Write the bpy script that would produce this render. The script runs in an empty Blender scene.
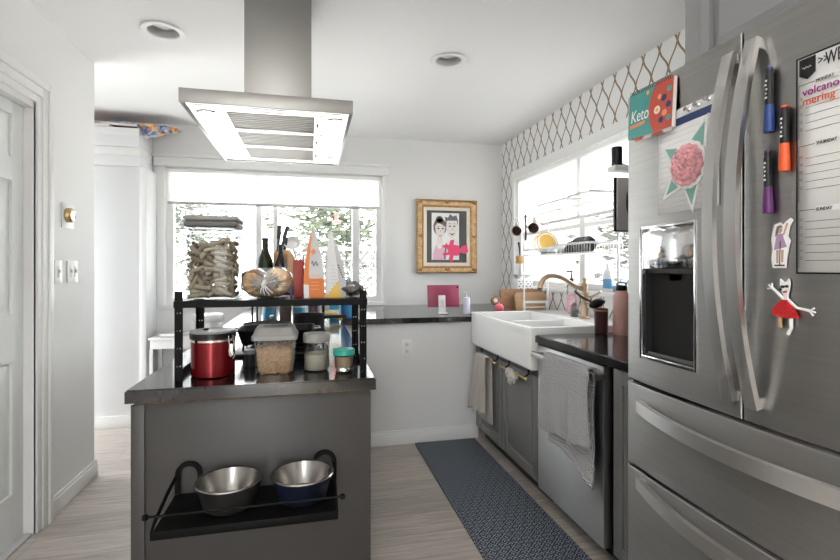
import bpy, bmesh, math, random
from mathutils import Vector, Matrix, noise
random.seed(7)
PI = math.pi
S = bpy.context.scene
COL = S.collection

# ------------------------------------------------------------------ camera, world, light, exposure
cam = bpy.data.objects.new('camera', bpy.data.cameras.new('camera'))
COL.objects.link(cam)
cam.location = (0, 0, 1.24)
cam.rotation_euler = (PI / 2, 0, -math.radians(13.04))
cam.data.sensor_width = 36
cam.data.lens = 475 / 840 * 36
cam.data.shift_y = -12 / 840
cam.data.clip_start = 0.02
S.camera = cam

world = bpy.data.worlds.new('daylight')
S.world = world
world.use_nodes = True
wn = world.node_tree
bg = wn.nodes['Background']
tc = wn.nodes.new('ShaderNodeTexCoord')
sp = wn.nodes.new('ShaderNodeSeparateXYZ')
rp = wn.nodes.new('ShaderNodeValToRGB')
rp.color_ramp.elements[0].position = 0.42
rp.color_ramp.elements[0].color = (0.55, 0.56, 0.55, 1)
rp.color_ramp.elements[1].position = 0.62
rp.color_ramp.elements[1].color = (0.93, 0.97, 1.0, 1)
mm = wn.nodes.new('ShaderNodeMath'); mm.operation = 'MULTIPLY_ADD'
mm.inputs[1].default_value = 0.5; mm.inputs[2].default_value = 0.5
wn.links.new(tc.outputs['Generated'], sp.inputs[0])
wn.links.new(sp.outputs[2], mm.inputs[0])
wn.links.new(mm.outputs[0], rp.inputs[0])
wn.links.new(rp.outputs[0], bg.inputs[0])
bg.inputs[1].default_value = 5.0

sun_d = bpy.data.lights.new('sun', 'SUN'); sun_d.energy = 9.0; sun_d.angle = math.radians(2)
sun_d.color = (1, 0.96, 0.9)
sun = bpy.data.objects.new('sun', sun_d); COL.objects.link(sun)
sun.rotation_euler = (math.radians(32), 0, math.radians(-35))

rear = bpy.data.lights.new('ceiling_fill', 'AREA'); rear.shape = 'RECTANGLE'  # added fill panel aimed upward to brighten the ceiling, not a lamp of the room
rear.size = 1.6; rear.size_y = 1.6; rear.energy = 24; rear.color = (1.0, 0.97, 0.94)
rear_o = bpy.data.objects.new('ceiling_fill', rear); COL.objects.link(rear_o)
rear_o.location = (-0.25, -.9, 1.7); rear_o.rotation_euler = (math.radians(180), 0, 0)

S.view_settings.view_transform = 'Standard'
S.view_settings.look = 'None'
S.view_settings.exposure = 1.25
S.view_settings.gamma = 1.0
S.view_settings.use_curve_mapping = False
S.cycles.use_denoising = True
S.cycles.use_adaptive_sampling = False
S.cycles.max_bounces = 10
S.cycles.diffuse_bounces = 5
S.cycles.transparent_max_bounces = 24
S.cycles.sample_clamp_indirect = 6.0
S.cycles.caustics_reflective = False
S.cycles.caustics_refractive = False

# ------------------------------------------------------------------ materials
M = {}
def mat(name, col, rough=0.5, metal=0.0, spec=None, bump=0, bscale=60, var=0, vscale=8, stretch=None, alpha=None, emit=None, trans=0, sheen=0):
    m = bpy.data.materials.new(name); m.use_nodes = True
    nt = m.node_tree; b = nt.nodes['Principled BSDF']
    c = (*col, 1)
    b.inputs['Base Color'].default_value = c
    b.inputs['Roughness'].default_value = rough
    b.inputs['Metallic'].default_value = metal
    if spec is not None: b.inputs['Specular IOR Level'].default_value = spec
    if trans: b.inputs['Transmission Weight'].default_value = trans
    if sheen: b.inputs['Sheen Weight'].default_value = sheen
    if emit:
        b.inputs['Emission Color'].default_value = (*emit[:3], 1); b.inputs['Emission Strength'].default_value = emit[3]
    if alpha is not None: b.inputs['Alpha'].default_value = alpha
    if bump or var:
        t = nt.nodes.new('ShaderNodeTexCoord'); mp = nt.nodes.new('ShaderNodeMapping')
        nt.links.new(t.outputs['Object'], mp.inputs[0])
        if stretch: mp.inputs['Scale'].default_value = stretch
    if var:
        n = nt.nodes.new('ShaderNodeTexNoise'); n.inputs['Scale'].default_value = vscale; n.inputs['Detail'].default_value = 6
        nt.links.new(mp.outputs[0], n.inputs[0])
        r = nt.nodes.new('ShaderNodeMapRange'); r.inputs[1].default_value = .3; r.inputs[2].default_value = .7
        r.inputs[3].default_value = 1 - var; r.inputs[4].default_value = 1 + var
        nt.links.new(n.outputs[0], r.inputs[0])
        mx = nt.nodes.new('ShaderNodeVectorMath'); mx.operation = 'SCALE'; mx.inputs[0].default_value = col
        nt.links.new(r.outputs[0], mx.inputs['Scale']); nt.links.new(mx.outputs[0], b.inputs['Base Color'])
    if bump:
        n2 = nt.nodes.new('ShaderNodeTexNoise'); n2.inputs['Scale'].default_value = bscale; n2.inputs['Detail'].default_value = 4
        nt.links.new(mp.outputs[0], n2.inputs[0])
        bp = nt.nodes.new('ShaderNodeBump'); bp.inputs['Strength'].default_value = bump; bp.inputs['Distance'].default_value = 0.004
        nt.links.new(n2.outputs[0], bp.inputs['Height']); nt.links.new(bp.outputs[0], b.inputs['Normal'])
    M[name] = m
    return m

def clear(name, tint=(1, 1, 1), refl=1.0, rough=0.02, haze=0.0):
    """thin clear sheet: see-through with a Fresnel sheen and a little haze"""
    m = bpy.data.materials.new(name); m.use_nodes = True; nt = m.node_tree
    nt.nodes.remove(nt.nodes['Principled BSDF']); out = nt.nodes['Material Output']
    tr = nt.nodes.new('ShaderNodeBsdfTransparent'); tr.inputs[0].default_value = (*tint, 1)
    gl = nt.nodes.new('ShaderNodeBsdfGlossy'); gl.inputs['Roughness'].default_value = rough
    fr = nt.nodes.new('ShaderNodeFresnel'); fr.inputs[0].default_value = 1.45
    mu = nt.nodes.new('ShaderNodeMath'); mu.operation = 'MULTIPLY'; mu.inputs[1].default_value = refl
    mx = nt.nodes.new('ShaderNodeMixShader')
    nt.links.new(fr.outputs[0], mu.inputs[0]); nt.links.new(mu.outputs[0], mx.inputs[0])
    base = tr
    if haze:
        df = nt.nodes.new('ShaderNodeBsdfDiffuse'); df.inputs[0].default_value = (.85, .85, .84, 1)
        h = nt.nodes.new('ShaderNodeMixShader'); h.inputs[0].default_value = haze
        nt.links.new(tr.outputs[0], h.inputs[1]); nt.links.new(df.outputs[0], h.inputs[2]); base = h
    nt.links.new(base.outputs[0], mx.inputs[1]); nt.links.new(gl.outputs[0], mx.inputs[2])
    nt.links.new(mx.outputs[0], out.inputs[0])
    M[name] = m
    return m

def translucent(name, col, mix=.5):
    m = bpy.data.materials.new(name); m.use_nodes = True; nt = m.node_tree
    nt.nodes.remove(nt.nodes['Principled BSDF']); out = nt.nodes['Material Output']
    a = nt.nodes.new('ShaderNodeBsdfDiffuse'); a.inputs[0].default_value = (*col, 1)
    b = nt.nodes.new('ShaderNodeBsdfTranslucent'); b.inputs[0].default_value = (*col, 1)
    mx = nt.nodes.new('ShaderNodeMixShader'); mx.inputs[0].default_value = mix
    nt.links.new(a.outputs[0], mx.inputs[1]); nt.links.new(b.outputs[0], mx.inputs[2]); nt.links.new(mx.outputs[0], out.inputs[0])
    M[name] = m
    return m

def nmath(nt, op, a, b=None, c=None):
    n = nt.nodes.new('ShaderNodeMath'); n.operation = op
    for i, v in enumerate((a, b, c)):
        if v is None: continue
        if isinstance(v, (int, float)): n.inputs[i].default_value = v
        else: nt.links.new(v, n.inputs[i])
    return n.outputs[0]

def mixcol(nt, fac, a, b):
    n = nt.nodes.new('ShaderNodeMix'); n.data_type = 'RGBA'
    nt.links.new(fac, n.inputs['Factor'])
    for v, k in ((a, 6), (b, 7)):
        if isinstance(v, tuple): n.inputs[k].default_value = (*v, 1)
        else: nt.links.new(v, n.inputs[k])
    return n.outputs[2]

mat('wall_paint', (.80, .80, .79), .6, bump=.05, bscale=180)
mat('ceiling_paint', (.86, .86, .86), .8, bump=.08, bscale=120)
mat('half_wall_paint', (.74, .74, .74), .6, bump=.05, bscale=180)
mat('trim_white', (.82, .82, .81), .35)
mat('door_white', (.78, .80, .79), .4)
mat('cabinet_white', (.78, .79, .80), .5)
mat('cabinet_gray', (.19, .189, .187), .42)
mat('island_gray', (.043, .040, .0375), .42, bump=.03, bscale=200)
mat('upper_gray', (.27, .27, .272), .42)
mat('black_metal', (.003, .003, .003), .5, spec=.12)
mat('black_plastic', (.006, .006, .0065), .35, spec=.4)
mat('dark_gray', (.018, .018, .019), .45, spec=.4)
mat('filter_dark', (.07, .045, .035), .6)
mat('black_gap', (.004, .004, .004), .8)
mat('steel', (.45, .443, .43), .46, 1, var=.05, vscale=3, stretch=(1, 1, 40), bump=.03, bscale=40)
mat('dishwasher_steel', (.66, .665, .67), .58, 1, var=.04, vscale=3)
mat('handle_steel', (.68, .67, .655), .38, 1, var=.04, vscale=4)
mat('hood_steel', (.33, .325, .31), .40, 1)
for _n in ('steel', 'handle_steel', 'dishwasher_steel'):
    _nt = M[_n].node_tree; _b = _nt.nodes['Principled BSDF']; _tg = _nt.nodes.new('ShaderNodeTangent'); _tg.direction_type = 'RADIAL'; _tg.axis = 'Z'
    _nt.links.new(_tg.outputs[0], _b.inputs['Tangent']); _b.inputs['Anisotropic'].default_value = .85; _b.inputs['Anisotropic Rotation'].default_value = .25
mat('hood_mirror', (.60, .595, .58), .2, 1)
mat('filter_steel', (.40, .385, .36), .42, 1)
mat('steel_bowl', (.30, .29, .275), .24, 1)
mat('bowl_dark', (.10, .098, .095), .3, .8)
mat('chrome', (.75, .75, .75), .1, 1)
mat('worktop_edge_wood', (.10, .055, .025), .7, var=.5, vscale=40)
mat('sink_ceramic', (.86, .86, .85), .12)
mat('brass_champagne', (.52, .39, .27), .34, .8)
mat('brass', (.55, .38, .18), .3, 1)
mat('gold_frame', (.56, .36, .18), .38, .55, var=.25, vscale=30, bump=.3, bscale=70)
mat('gold_dark', (.36, .21, .09), .45, .4, var=.3, vscale=50)
mat('cream', (.78, .70, .60), .6)
mat('paper', (.86, .86, .85), .7)
mat('mat_gray', (.085, .085, .09), .6)
mat('skin_line', (.80, .74, .71), .7)
mat('hair_dark', (.20, .15, .14), .7)
mat('hair_gray', (.17, .17, .20), .7)
mat('ink', (.03, .03, .035), .6)
mat('dress_pink', (.78, .48, .60), .7)
mat('hot_pink', (.82, .07, .19), .6)
mat('tablet_pink', (.36, .06, .12), .35)
mat('soap_lilac', (.75, .72, .86), .4)
mat('can_red', (.17, .005, .008), .22, .55)
mat('penne', (.60, .50, .38), .6, var=.12, vscale=60)
mat('cereal', (.50, .30, .15), .7, var=.3, vscale=120)
mat('lid_gray', (.27, .265, .25), .45)
mat('lid_gray_dark', (.09, .09, .09), .45)
mat('lid_warm', (.29, .285, .27), .5)
mat('milk_powder', (.58, .53, .43), .8)
mat('hummus', (.55, .42, .28), .8)
mat('teal_lid', (.02, .34, .27), .4)
mat('bread', (.62, .40, .22), .8, var=.2, vscale=60, bump=.4, bscale=90)
mat('bread_pale', (.72, .55, .38), .8, var=.15, vscale=60)
mat('crust', (.30, .13, .05), .7, var=.25, vscale=40)
mat('box_red', (.26, .025, .015), .5)
mat('bag_orange', (.62, .17, .02), .45)
mat('bag_silver', (.34, .335, .33), .35, .35)
mat('bag_white', (.66, .66, .66), .5)
mat('bag_gray', (.45, .45, .46), .5)
mat('bag_yellow', (.72, .45, .08), .5)
mat('bottle_green', (.014, .022, .006), .2)
mat('bottle_black', (.01, .01, .01), .2)
mat('block_wood', (.52, .29, .14), .6, var=.15, vscale=20, stretch=(1, 1, .2))
mat('enamel_white', (.80, .80, .80), .25)
mat('jug_blue', (.02, .18, .42), .3)
mat('can_blue', (.03, .30, .50), .35)
mat('spice_brown', (.20, .13, .10), .5)
mat('purple_dark', (.05, .02, .04), .35)
mat('banana', (.45, .36, .12), .55, var=.35, vscale=30)
mat('pan_black', (.005, .005, .0055), .45, spec=.35)
mat('towel_linen', (.50, .46, .43), .95, bump=.5, bscale=260, sheen=.3)
mat('towel_gray', (.36, .355, .36), .95, sheen=.3)
mat('bottle_pink', (.74, .42, .37), .4)
mat('bottle_magenta', (.60, .05, .17), .35)
mat('cup_plum', (.07, .03, .03), .3)
mat('board_wood', (.27, .14, .065), .5, var=.22, vscale=12, stretch=(1, .15, 3))
mat('board_light', (.45, .28, .15), .5, var=.12, vscale=12, stretch=(1, .15, 3))
mat('ball_pink', (.86, .16, .22), .45)
mat('wire_white', (.82, .82, .82), .35)
mat('wire_gray', (.78, .78, .78), .35)
mat('mug_beige', (.55, .45, .38), .4)
mat('mug_inside', (.14, .08, .055), .5)
mat('dish_yellow', (.62, .36, .05), .4)
mat('dish_sage', (.36, .44, .36), .4)
mat('sponge_gold', (.60, .38, .15), .8)
mat('soap_pink', (.90, .50, .58), .3)
mat('detergent_white', (.82, .84, .86), .3)
mat('label_blue', (.15, .38, .68), .5)
mat('cal_teal', (.07, .33, .30), .5)
mat('cal_red', (.52, .075, .045), .5)
mat('cal_orange', (.82, .30, .12), .5)
mat('cal_navy', (.03, .04, .14), .5)
mat('bowl_navy', (.006, .009, .022), .35)
mat('cal_pages', (.80, .72, .66), .6)
mat('header_blue', (.03, .055, .16), .6)
mat('yarn_pink', (.72, .36, .38), .95, bump=.9, bscale=160, var=.3, vscale=60)
mat('star_teal', (.20, .42, .36), .7)
mat('marker_blue', (.012, .045, .22), .35)
mat('marker_orange', (.78, .10, .02), .35)
mat('marker_purple', (.10, .012, .12), .35)
mat('board_white', (.72, .72, .70), .3)
mat('hand_purple', (.32, .01, .20), .5)
mat('hand_red', (.72, .12, .04), .5)
mat('skirt_red', (.52, .012, .015), .6, var=.35, vscale=250, bump=.5, bscale=200)
mat('dress_violet', (.42, .27, .42), .7)
mat('skin', (.55, .34, .25), .6)
mat('mag_a', (.60, .40, .28), .4, var=.6, vscale=25)
mat('mag_b', (.18, .35, .55), .4, var=.7, vscale=25)
mat('mag_c', (.75, .30, .08), .4, var=.7, vscale=25)
mat('mag_d', (.14, .03, .05), .4, var=.5, vscale=25)
mat('leaf', (.045, .062, .032), .7, var=.3, vscale=3)
mat('leaf_gray', (.10, .11, .09), .7)
mat('bark', (.10, .085, .07), .9)
mat('lattice_wood', (.06, .06, .055), .8)
mat('fence_board', (.72, .71, .69), .8)
mat('patio', (.78, .77, .74), .9, var=.08, vscale=2)
mat('red_feeder', (.75, .06, .05), .4)
mat('lamp_glow', (1, 1, 1), .5, emit=(1, .95, .88, 3))
mat('bulb_off', (.80, .80, .78), .3)
mat('baffle', (.55, .55, .55), .4)
mat('tv_back', (.50, .50, .50), .5)
mat('foil_dark', (.10, .09, .085), .35, .2)
m = mat('comic', (.5, .5, .5), .5); nt = m.node_tree; b = nt.nodes['Principled BSDF']
tcn = nt.nodes.new('ShaderNodeTexCoord'); vo = nt.nodes.new('ShaderNodeTexVoronoi'); vo.inputs['Scale'].default_value = 38; nt.links.new(tcn.outputs['Object'], vo.inputs[0])
hs = nt.nodes.new('ShaderNodeValToRGB'); hs.color_ramp.interpolation = 'CONSTANT'
for p_, c_ in ((0, (.10, .22, .42)), (.3, (.55, .50, .52)), (.45, (.10, .08, .16)), (.6, (.60, .20, .06)), (.75, (.25, .35, .50)), (.9, (.70, .45, .12))):
    e_ = hs.color_ramp.elements.new(p_) if p_ else hs.color_ramp.elements[0]; e_.color = (*c_, 1); e_.position = p_
sx = nt.nodes.new('ShaderNodeSeparateXYZ'); nt.links.new(vo.outputs['Color'], sx.inputs[0]); nt.links.new(sx.outputs[0], hs.inputs[0]); nt.links.new(hs.outputs[0], b.inputs['Base Color'])
clear('pane', (1, 1, 1), .8)
clear('jar_glass', (.76, .78, .77), .7)
clear('jar_plastic', (.95, .96, .96), .9, .06, haze=.06)
clear('bag_film', (.98, .98, .98), 2.2, .12, haze=.30)
translucent('blind', (.95, .94, .93), .78)

# wood-look floor planks running across the room
m = bpy.data.materials.new('floor_planks'); m.use_nodes = True; nt = m.node_tree; b = nt.nodes['Principled BSDF']
tcn = nt.nodes.new('ShaderNodeTexCoord')
mp = nt.nodes.new('ShaderNodeMapping'); mp.inputs['Rotation'].default_value = (0, 0, 0)
nt.links.new(tcn.outputs['Object'], mp.inputs[0])
br = nt.nodes.new('ShaderNodeTexBrick'); br.offset = .37
for k, v in (('Scale', 1), ('Mortar Size', .0012), ('Mortar Smooth', .2), ('Brick Width', 1.22), ('Row Height', .18), ('Bias', 0)): br.inputs[k].default_value = v
br.inputs['Color1'].default_value = (.47, .42, .38, 1); br.inputs['Color2'].default_value = (.37, .33, .295, 1); br.inputs['Mortar'].default_value = (.24, .21, .19, 1)
nt.links.new(mp.outputs[0], br.inputs[0])
mp2 = nt.nodes.new('ShaderNodeMapping'); mp2.inputs['Scale'].default_value = (1.6, 22, 1); nt.links.new(tcn.outputs['Object'], mp2.inputs[0])
gr = nt.nodes.new('ShaderNodeTexNoise'); gr.inputs['Scale'].default_value = 2.4; gr.inputs['Detail'].default_value = 8; gr.inputs['Roughness'].default_value = .65; gr.inputs['Distortion'].default_value = .6
nt.links.new(mp2.outputs[0], gr.inputs[0])
rr = nt.nodes.new('ShaderNodeMapRange'); rr.inputs[1].default_value = .3; rr.inputs[2].default_value = .7; rr.inputs[3].default_value = .72; rr.inputs[4].default_value = 1.28
nt.links.new(gr.outputs[0], rr.inputs[0])
vm = nt.nodes.new('ShaderNodeVectorMath'); vm.operation = 'SCALE'; nt.links.new(br.outputs[0], vm.inputs[0]); nt.links.new(rr.outputs[0], vm.inputs['Scale'])
nt.links.new(vm.outputs[0], b.inputs['Base Color']); b.inputs['Roughness'].default_value = .42
M['floor_planks'] = m

# trellis wallpaper
m = bpy.data.materials.new('trellis_wallpaper'); m.use_nodes = True; nt = m.node_tree; b = nt.nodes['Principled BSDF']
tcn = nt.nodes.new('ShaderNodeTexCoord'); sx = nt.nodes.new('ShaderNodeSeparateXYZ'); nt.links.new(tcn.outputs['Object'], sx.inputs[0])
u = nmath(nt, 'MULTIPLY_ADD', sx.outputs[1], 1 / .13, .331); v = nmath(nt, 'MULTIPLY_ADD', sx.outputs[2], 1 / .235, .681)
def band(sign):
    s = nmath(nt, 'ADD', u, nmath(nt, 'MULTIPLY', v, sign))
    wob = nmath(nt, 'MULTIPLY', nmath(nt, 'SINE', nmath(nt, 'MULTIPLY', v, 4 * PI)), -.034 * sign)
    s = nmath(nt, 'ADD', s, wob)
    return nmath(nt, 'LESS_THAN', nmath(nt, 'ABSOLUTE', nmath(nt, 'SUBTRACT', nmath(nt, 'FRACT', s), .5)), .055)
fac = nmath(nt, 'MAXIMUM', band(1), band(-1))
nt.links.new(mixcol(nt, fac, (.80, .80, .79), (.26, .19, .125)), b.inputs['Base Color']); b.inputs['Roughness'].default_value = .6
M['trellis_wallpaper'] = m

# concrete-look worktop, worn at the edges
m = bpy.data.materials.new('worktop_concrete'); m.use_nodes = True; nt = m.node_tree; b = nt.nodes['Principled BSDF']
tcn = nt.nodes.new('ShaderNodeTexCoord')
n1 = nt.nodes.new('ShaderNodeTexNoise'); n1.inputs['Scale'].default_value = 9; n1.inputs['Detail'].default_value = 9; n1.inputs['Roughness'].default_value = .7
nt.links.new(tcn.outputs['Object'], n1.inputs[0])
geo = nt.nodes.new('ShaderNodeNewGeometry'); sg = nt.nodes.new('ShaderNodeSeparateXYZ'); nt.links.new(geo.outputs['True Normal'], sg.inputs[0])
side = nmath(nt, 'SUBTRACT', 1.0, nmath(nt, 'ABSOLUTE', sg.outputs[2]))
wear = nmath(nt, 'MULTIPLY', side, nmath(nt, 'SMOOTH_MIN', nmath(nt, 'MAXIMUM', nmath(nt, 'MULTIPLY', nmath(nt, 'SUBTRACT', n1.outputs[0], .44), 5.0), 0.0), 1.0, .1))
nt.links.new(mixcol(nt, wear, (.011, .0108, .0105), (.026, .021, .018)), b.inputs['Base Color'])
nt.links.new(nmath(nt, 'MULTIPLY_ADD', n1.outputs[0], .08, .08), b.inputs['Roughness'])
b.inputs['Specular IOR Level'].default_value = .6
M['worktop_concrete'] = m

# woven rug with small pale diamond figures on navy
m = bpy.data.materials.new('rug_navy'); m.use_nodes = True; nt = m.node_tree; b = nt.nodes['Principled BSDF']
tcn = nt.nodes.new('ShaderNodeTexCoord'); sx = nt.nodes.new('ShaderNodeSeparateXYZ'); nt.links.new(tcn.outputs['Object'], sx.inputs[0])
def tri(o, p, ph=0): return nmath(nt, 'ABSOLUTE', nmath(nt, 'SUBTRACT', nmath(nt, 'FRACT', nmath(nt, 'MULTIPLY_ADD', o, 1 / p, ph)), .5))
a1 = tri(sx.outputs[0], .05); a2 = tri(sx.outputs[1], .05)
dd = nmath(nt, 'FRACT', nmath(nt, 'MULTIPLY', nmath(nt, 'ADD', a1, a2), 3.0))
line = nmath(nt, 'LESS_THAN', nmath(nt, 'ABSOLUTE', nmath(nt, 'SUBTRACT', dd, .5)), .14)
brk = nmath(nt, 'GREATER_THAN', tri(nmath(nt, 'ADD', sx.outputs[0], nmath(nt, 'MULTIPLY', sx.outputs[1], .5)), .017), .12)
nt.links.new(mixcol(nt, nmath(nt, 'MULTIPLY', line, brk), (.034, .048, .070), (.36, .39, .43)), b.inputs['Base Color']); b.inputs['Roughness'].default_value = .95
M['rug_navy'] = m

# waffle-weave for the long grey towel
m = M['towel_gray']; nt = m.node_tree; b = nt.nodes['Principled BSDF']
tcn = nt.nodes.new('ShaderNodeTexCoord'); sx = nt.nodes.new('ShaderNodeSeparateXYZ'); nt.links.new(tcn.outputs['Object'], sx.inputs[0])
hgt = nmath(nt, 'ADD', nmath(nt, 'SINE', nmath(nt, 'MULTIPLY', sx.outputs[1], 2 * PI / .010)), nmath(nt, 'SINE', nmath(nt, 'MULTIPLY', sx.outputs[2], 2 * PI / .010)))
bp = nt.nodes.new('ShaderNodeBump'); bp.inputs['Strength'].default_value = .7; bp.inputs['Distance'].default_value = .002
nt.links.new(hgt, bp.inputs['Height']); nt.links.new(bp.outputs[0], b.inputs['Normal'])

# ------------------------------------------------------------------ mesh helpers
def nb(): return bmesh.new()

def box(bm, x0, x1, y0, y1, z0, z1, bev=0, mi=0, seg=2, rot=None, piv=None):
    mtx = Matrix.Translation(((x0 + x1) / 2, (y0 + y1) / 2, (z0 + z1) / 2)) @ Matrix.Diagonal((abs(x1 - x0), abs(y1 - y0), abs(z1 - z0), 1))
    vs = bmesh.ops.create_cube(bm, size=1, matrix=mtx)['verts']
    fs = set(f for v in vs for f in v.link_faces)
    if bev:
        es = list(set(e for v in vs for e in v.link_edges))
        r = bmesh.ops.bevel(bm, geom=es, offset=bev, segments=seg, affect='EDGES', profile=.5)
        fs = set(r['faces']) | set(f for f in fs if f.is_valid)
        vs = list(set(v for f in fs for v in f.verts))
    for f in fs: f.material_index = mi
    if rot is not None:
        p = Vector(piv if piv else ((x0 + x1) / 2, (y0 + y1) / 2, (z0 + z1) / 2))
        bmesh.ops.transform(bm, matrix=Matrix.Translation(p) @ rot @ Matrix.Translation(-p), verts=vs)
    return vs

def lathe(bm, prof, c=(0, 0, 0), seg=32, mi=0, cap0=True, cap1=True, mtx=None, sx=1, sy=1):
    rings = []
    for r, z in prof:
        ring = []
        for k in range(seg):
            a = 2 * PI * k / seg
            p = Vector((r * math.cos(a) * sx, r * math.sin(a) * sy, z))
            if mtx: p = mtx @ p
            ring.append(bm.verts.new(p + Vector(c)))
        rings.append(ring)
    for i in range(len(rings) - 1):
        for k in range(seg):
            f = bm.faces.new((rings[i][k], rings[i][(k + 1) % seg], rings[i + 1][(k + 1) % seg], rings[i + 1][k])); f.material_index = mi
    if cap0: bm.faces.new(list(reversed(rings[0]))).material_index = mi
    if cap1: bm.faces.new(rings[-1]).material_index = mi

def tube(bm, pts, r, seg=8, closed=False, mi=0, rf=None):
    pts = [Vector(p) for p in pts]; n = len(pts); rings = []
    up = None
    for i, p in enumerate(pts):
        if closed: t = pts[(i + 1) % n] - pts[i - 1]
        else: t = pts[min(i + 1, n - 1)] - pts[max(i - 1, 0)]
        t.normalize()
        if up is None:
            up = Vector((0, 0, 1)) if abs(t.z) < .9 else Vector((1, 0, 0))
        a = t.cross(up)
        if a.length < 1e-5: a = t.orthogonal()
        a.normalize(); bb = a.cross(t); bb.normalize(); up = bb
        rad = rf(i / max(1, n - 1)) if rf else r
        rings.append([bm.verts.new(p + a * rad * math.cos(2 * PI * k / seg) + bb * rad * math.sin(2 * PI * k / seg)) for k in range(seg)])
    m_ = n if closed else n - 1
    for i in range(m_):
        A, B = rings[i], rings[(i + 1) % n]
        for k in range(seg):
            bm.faces.new((A[k], A[(k + 1) % seg], B[(k + 1) % seg], B[k])).material_index = mi
    if not closed:
        bm.faces.new(list(reversed(rings[0]))).material_index = mi; bm.faces.new(rings[-1]).material_index = mi

def strap(bm, pts, w_axis, w, t, mi=0):
    """flat bar: pts centre line, w along w_axis, thickness t"""
    pts = [Vector(p) for p in pts]; wa = Vector(w_axis); n = len(pts); rings = []
    for i, p in enumerate(pts):
        tg = (pts[min(i + 1, n - 1)] - pts[max(i - 1, 0)]).normalized()
        nn = tg.cross(wa).normalized()
        rings.append([bm.verts.new(p + wa * w * a / 2 + nn * t * c / 2) for a, c in ((-1, -1), (1, -1), (1, 1), (-1, 1))])
    for i in range(n - 1):
        for k in range(4):
            bm.faces.new((rings[i][k], rings[i][(k + 1) % 4], rings[i + 1][(k + 1) % 4], rings[i + 1][k])).material_index = mi
    bm.faces.new(rings[0]).material_index = mi; bm.faces.new(rings[-1]).material_index = mi

def prism(bm, pts, o, U, V, N, t, mi=0):
    """flat outline pts (u,v) at origin o, thickness t along N"""
    o, U, V, N = Vector(o), Vector(U), Vector(V), Vector(N)
    a = [bm.verts.new(o + U * p[0] + V * p[1]) for p in pts]
    c = [bm.verts.new(o + U * p[0] + V * p[1] + N * t) for p in pts]
    n = len(pts)
    bm.faces.new(a).material_index = mi; bm.faces.new(c).material_index = mi
    for i in range(n): bm.faces.new((a[i], a[(i + 1) % n], c[(i + 1) % n], c[i])).material_index = mi

def ell(cx, cy, rx, ry, n=20, a0=0, a1=2 * PI):
    full = abs(a1 - a0 - 2 * PI) < 1e-6
    return [(cx + rx * math.cos(a0 + (a1 - a0) * k / (n if full else n - 1)), cy + ry * math.sin(a0 + (a1 - a0) * k / (n if full else n - 1))) for k in range(n)]

def grid(bm, fn, nu, nv, mi=0):
    vs = [[bm.verts.new(fn(i / nu, j / nv)) for j in range(nv + 1)] for i in range(nu + 1)]
    for i in range(nu):
        for j in range(nv):
            bm.faces.new((vs[i][j], vs[i + 1][j], vs[i + 1][j + 1], vs[i][j + 1])).material_index = mi

def obj(name, bm, ms, parent=None, smooth=35, solid=0, sub=0):
    bmesh.ops.recalc_face_normals(bm, faces=bm.faces[:])
    me = bpy.data.meshes.new(name); bm.to_mesh(me); bm.free()
    for x in (ms if isinstance(ms, (list, tuple)) else [ms]): me.materials.append(M[x])
    if smooth:
        me.polygons.foreach_set('use_smooth', [True] * len(me.polygons))
        me.set_sharp_from_angle(angle=math.radians(smooth))
    o = bpy.data.objects.new(name, me); COL.objects.link(o)
    if parent is not None: attach(o, parent)
    if solid:
        md = o.modifiers.new('thickness', 'SOLIDIFY'); md.thickness = solid; md.offset = 0
    if sub:
        md = o.modifiers.new('smooth', 'SUBSURF'); md.levels = sub; md.render_levels = sub
    return o

def wmat(o):
    mloc = Matrix.Translation(o.location) @ o.rotation_euler.to_matrix().to_4x4() @ Matrix.Diagonal((*o.scale, 1))
    return (wmat(o.parent) @ o.matrix_parent_inverse @ mloc) if o.parent else mloc

def attach(o, parent):
    o.parent = parent
    o.matrix_parent_inverse = wmat(parent).inverted()

def tag(o, label, cat, group=None, kind=None):
    o['label'] = label; o['category'] = cat
    if group: o['group'] = group
    if kind: o['kind'] = kind
    return o

def thing(name, label, cat, loc=(0, 0, 0), group=None):
    o = bpy.data.objects.new(name, None); o.empty_display_size = .05; COL.objects.link(o)
    o.location = loc
    return tag(o, label, cat, group)

def struct(name, bm, ms, smooth=35, parent=None):
    o = obj(name, bm, ms, parent, smooth)
    if parent is None: o['kind'] = 'structure'
    return o

def dup(root, loc, label=None, rot=None, group=None):
    r = root.copy(); COL.objects.link(r); r.location = loc
    if rot is not None: r.rotation_euler = rot
    if label: r['label'] = label
    if group: r['group'] = group
    for ch in list(root.children):
        c = ch.copy(); COL.objects.link(c); c.parent = r
        for g in list(ch.children):
            d = g.copy(); COL.objects.link(d); d.parent = c
    return r

def text(name, body, size, o, U, V, m_, parent, ext=.0004, sx=1.0):
    cu = bpy.data.curves.new(name, 'FONT'); cu.body = body; cu.size = size; cu.extrude = ext; cu.materials.append(M[m_])
    tmp = bpy.data.objects.new(name, cu); COL.objects.link(tmp)
    me = bpy.data.meshes.new_from_object(tmp.evaluated_get(bpy.context.evaluated_depsgraph_get()))
    bpy.data.objects.remove(tmp); bpy.data.curves.remove(cu)
    t = bpy.data.objects.new(name, me); COL.objects.link(t)
    U, V = Vector(U).normalized(), Vector(V).normalized(); N = U.cross(V)
    R_ = Matrix((U, V, N)).transposed()
    t.rotation_euler = R_.to_euler(); t.location = o; t.scale = (sx, 1, 1)
    if parent is not None: attach(t, parent)
    return t

def wobble(p, s, a): return noise.noise(Vector(p) * s) * a

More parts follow.
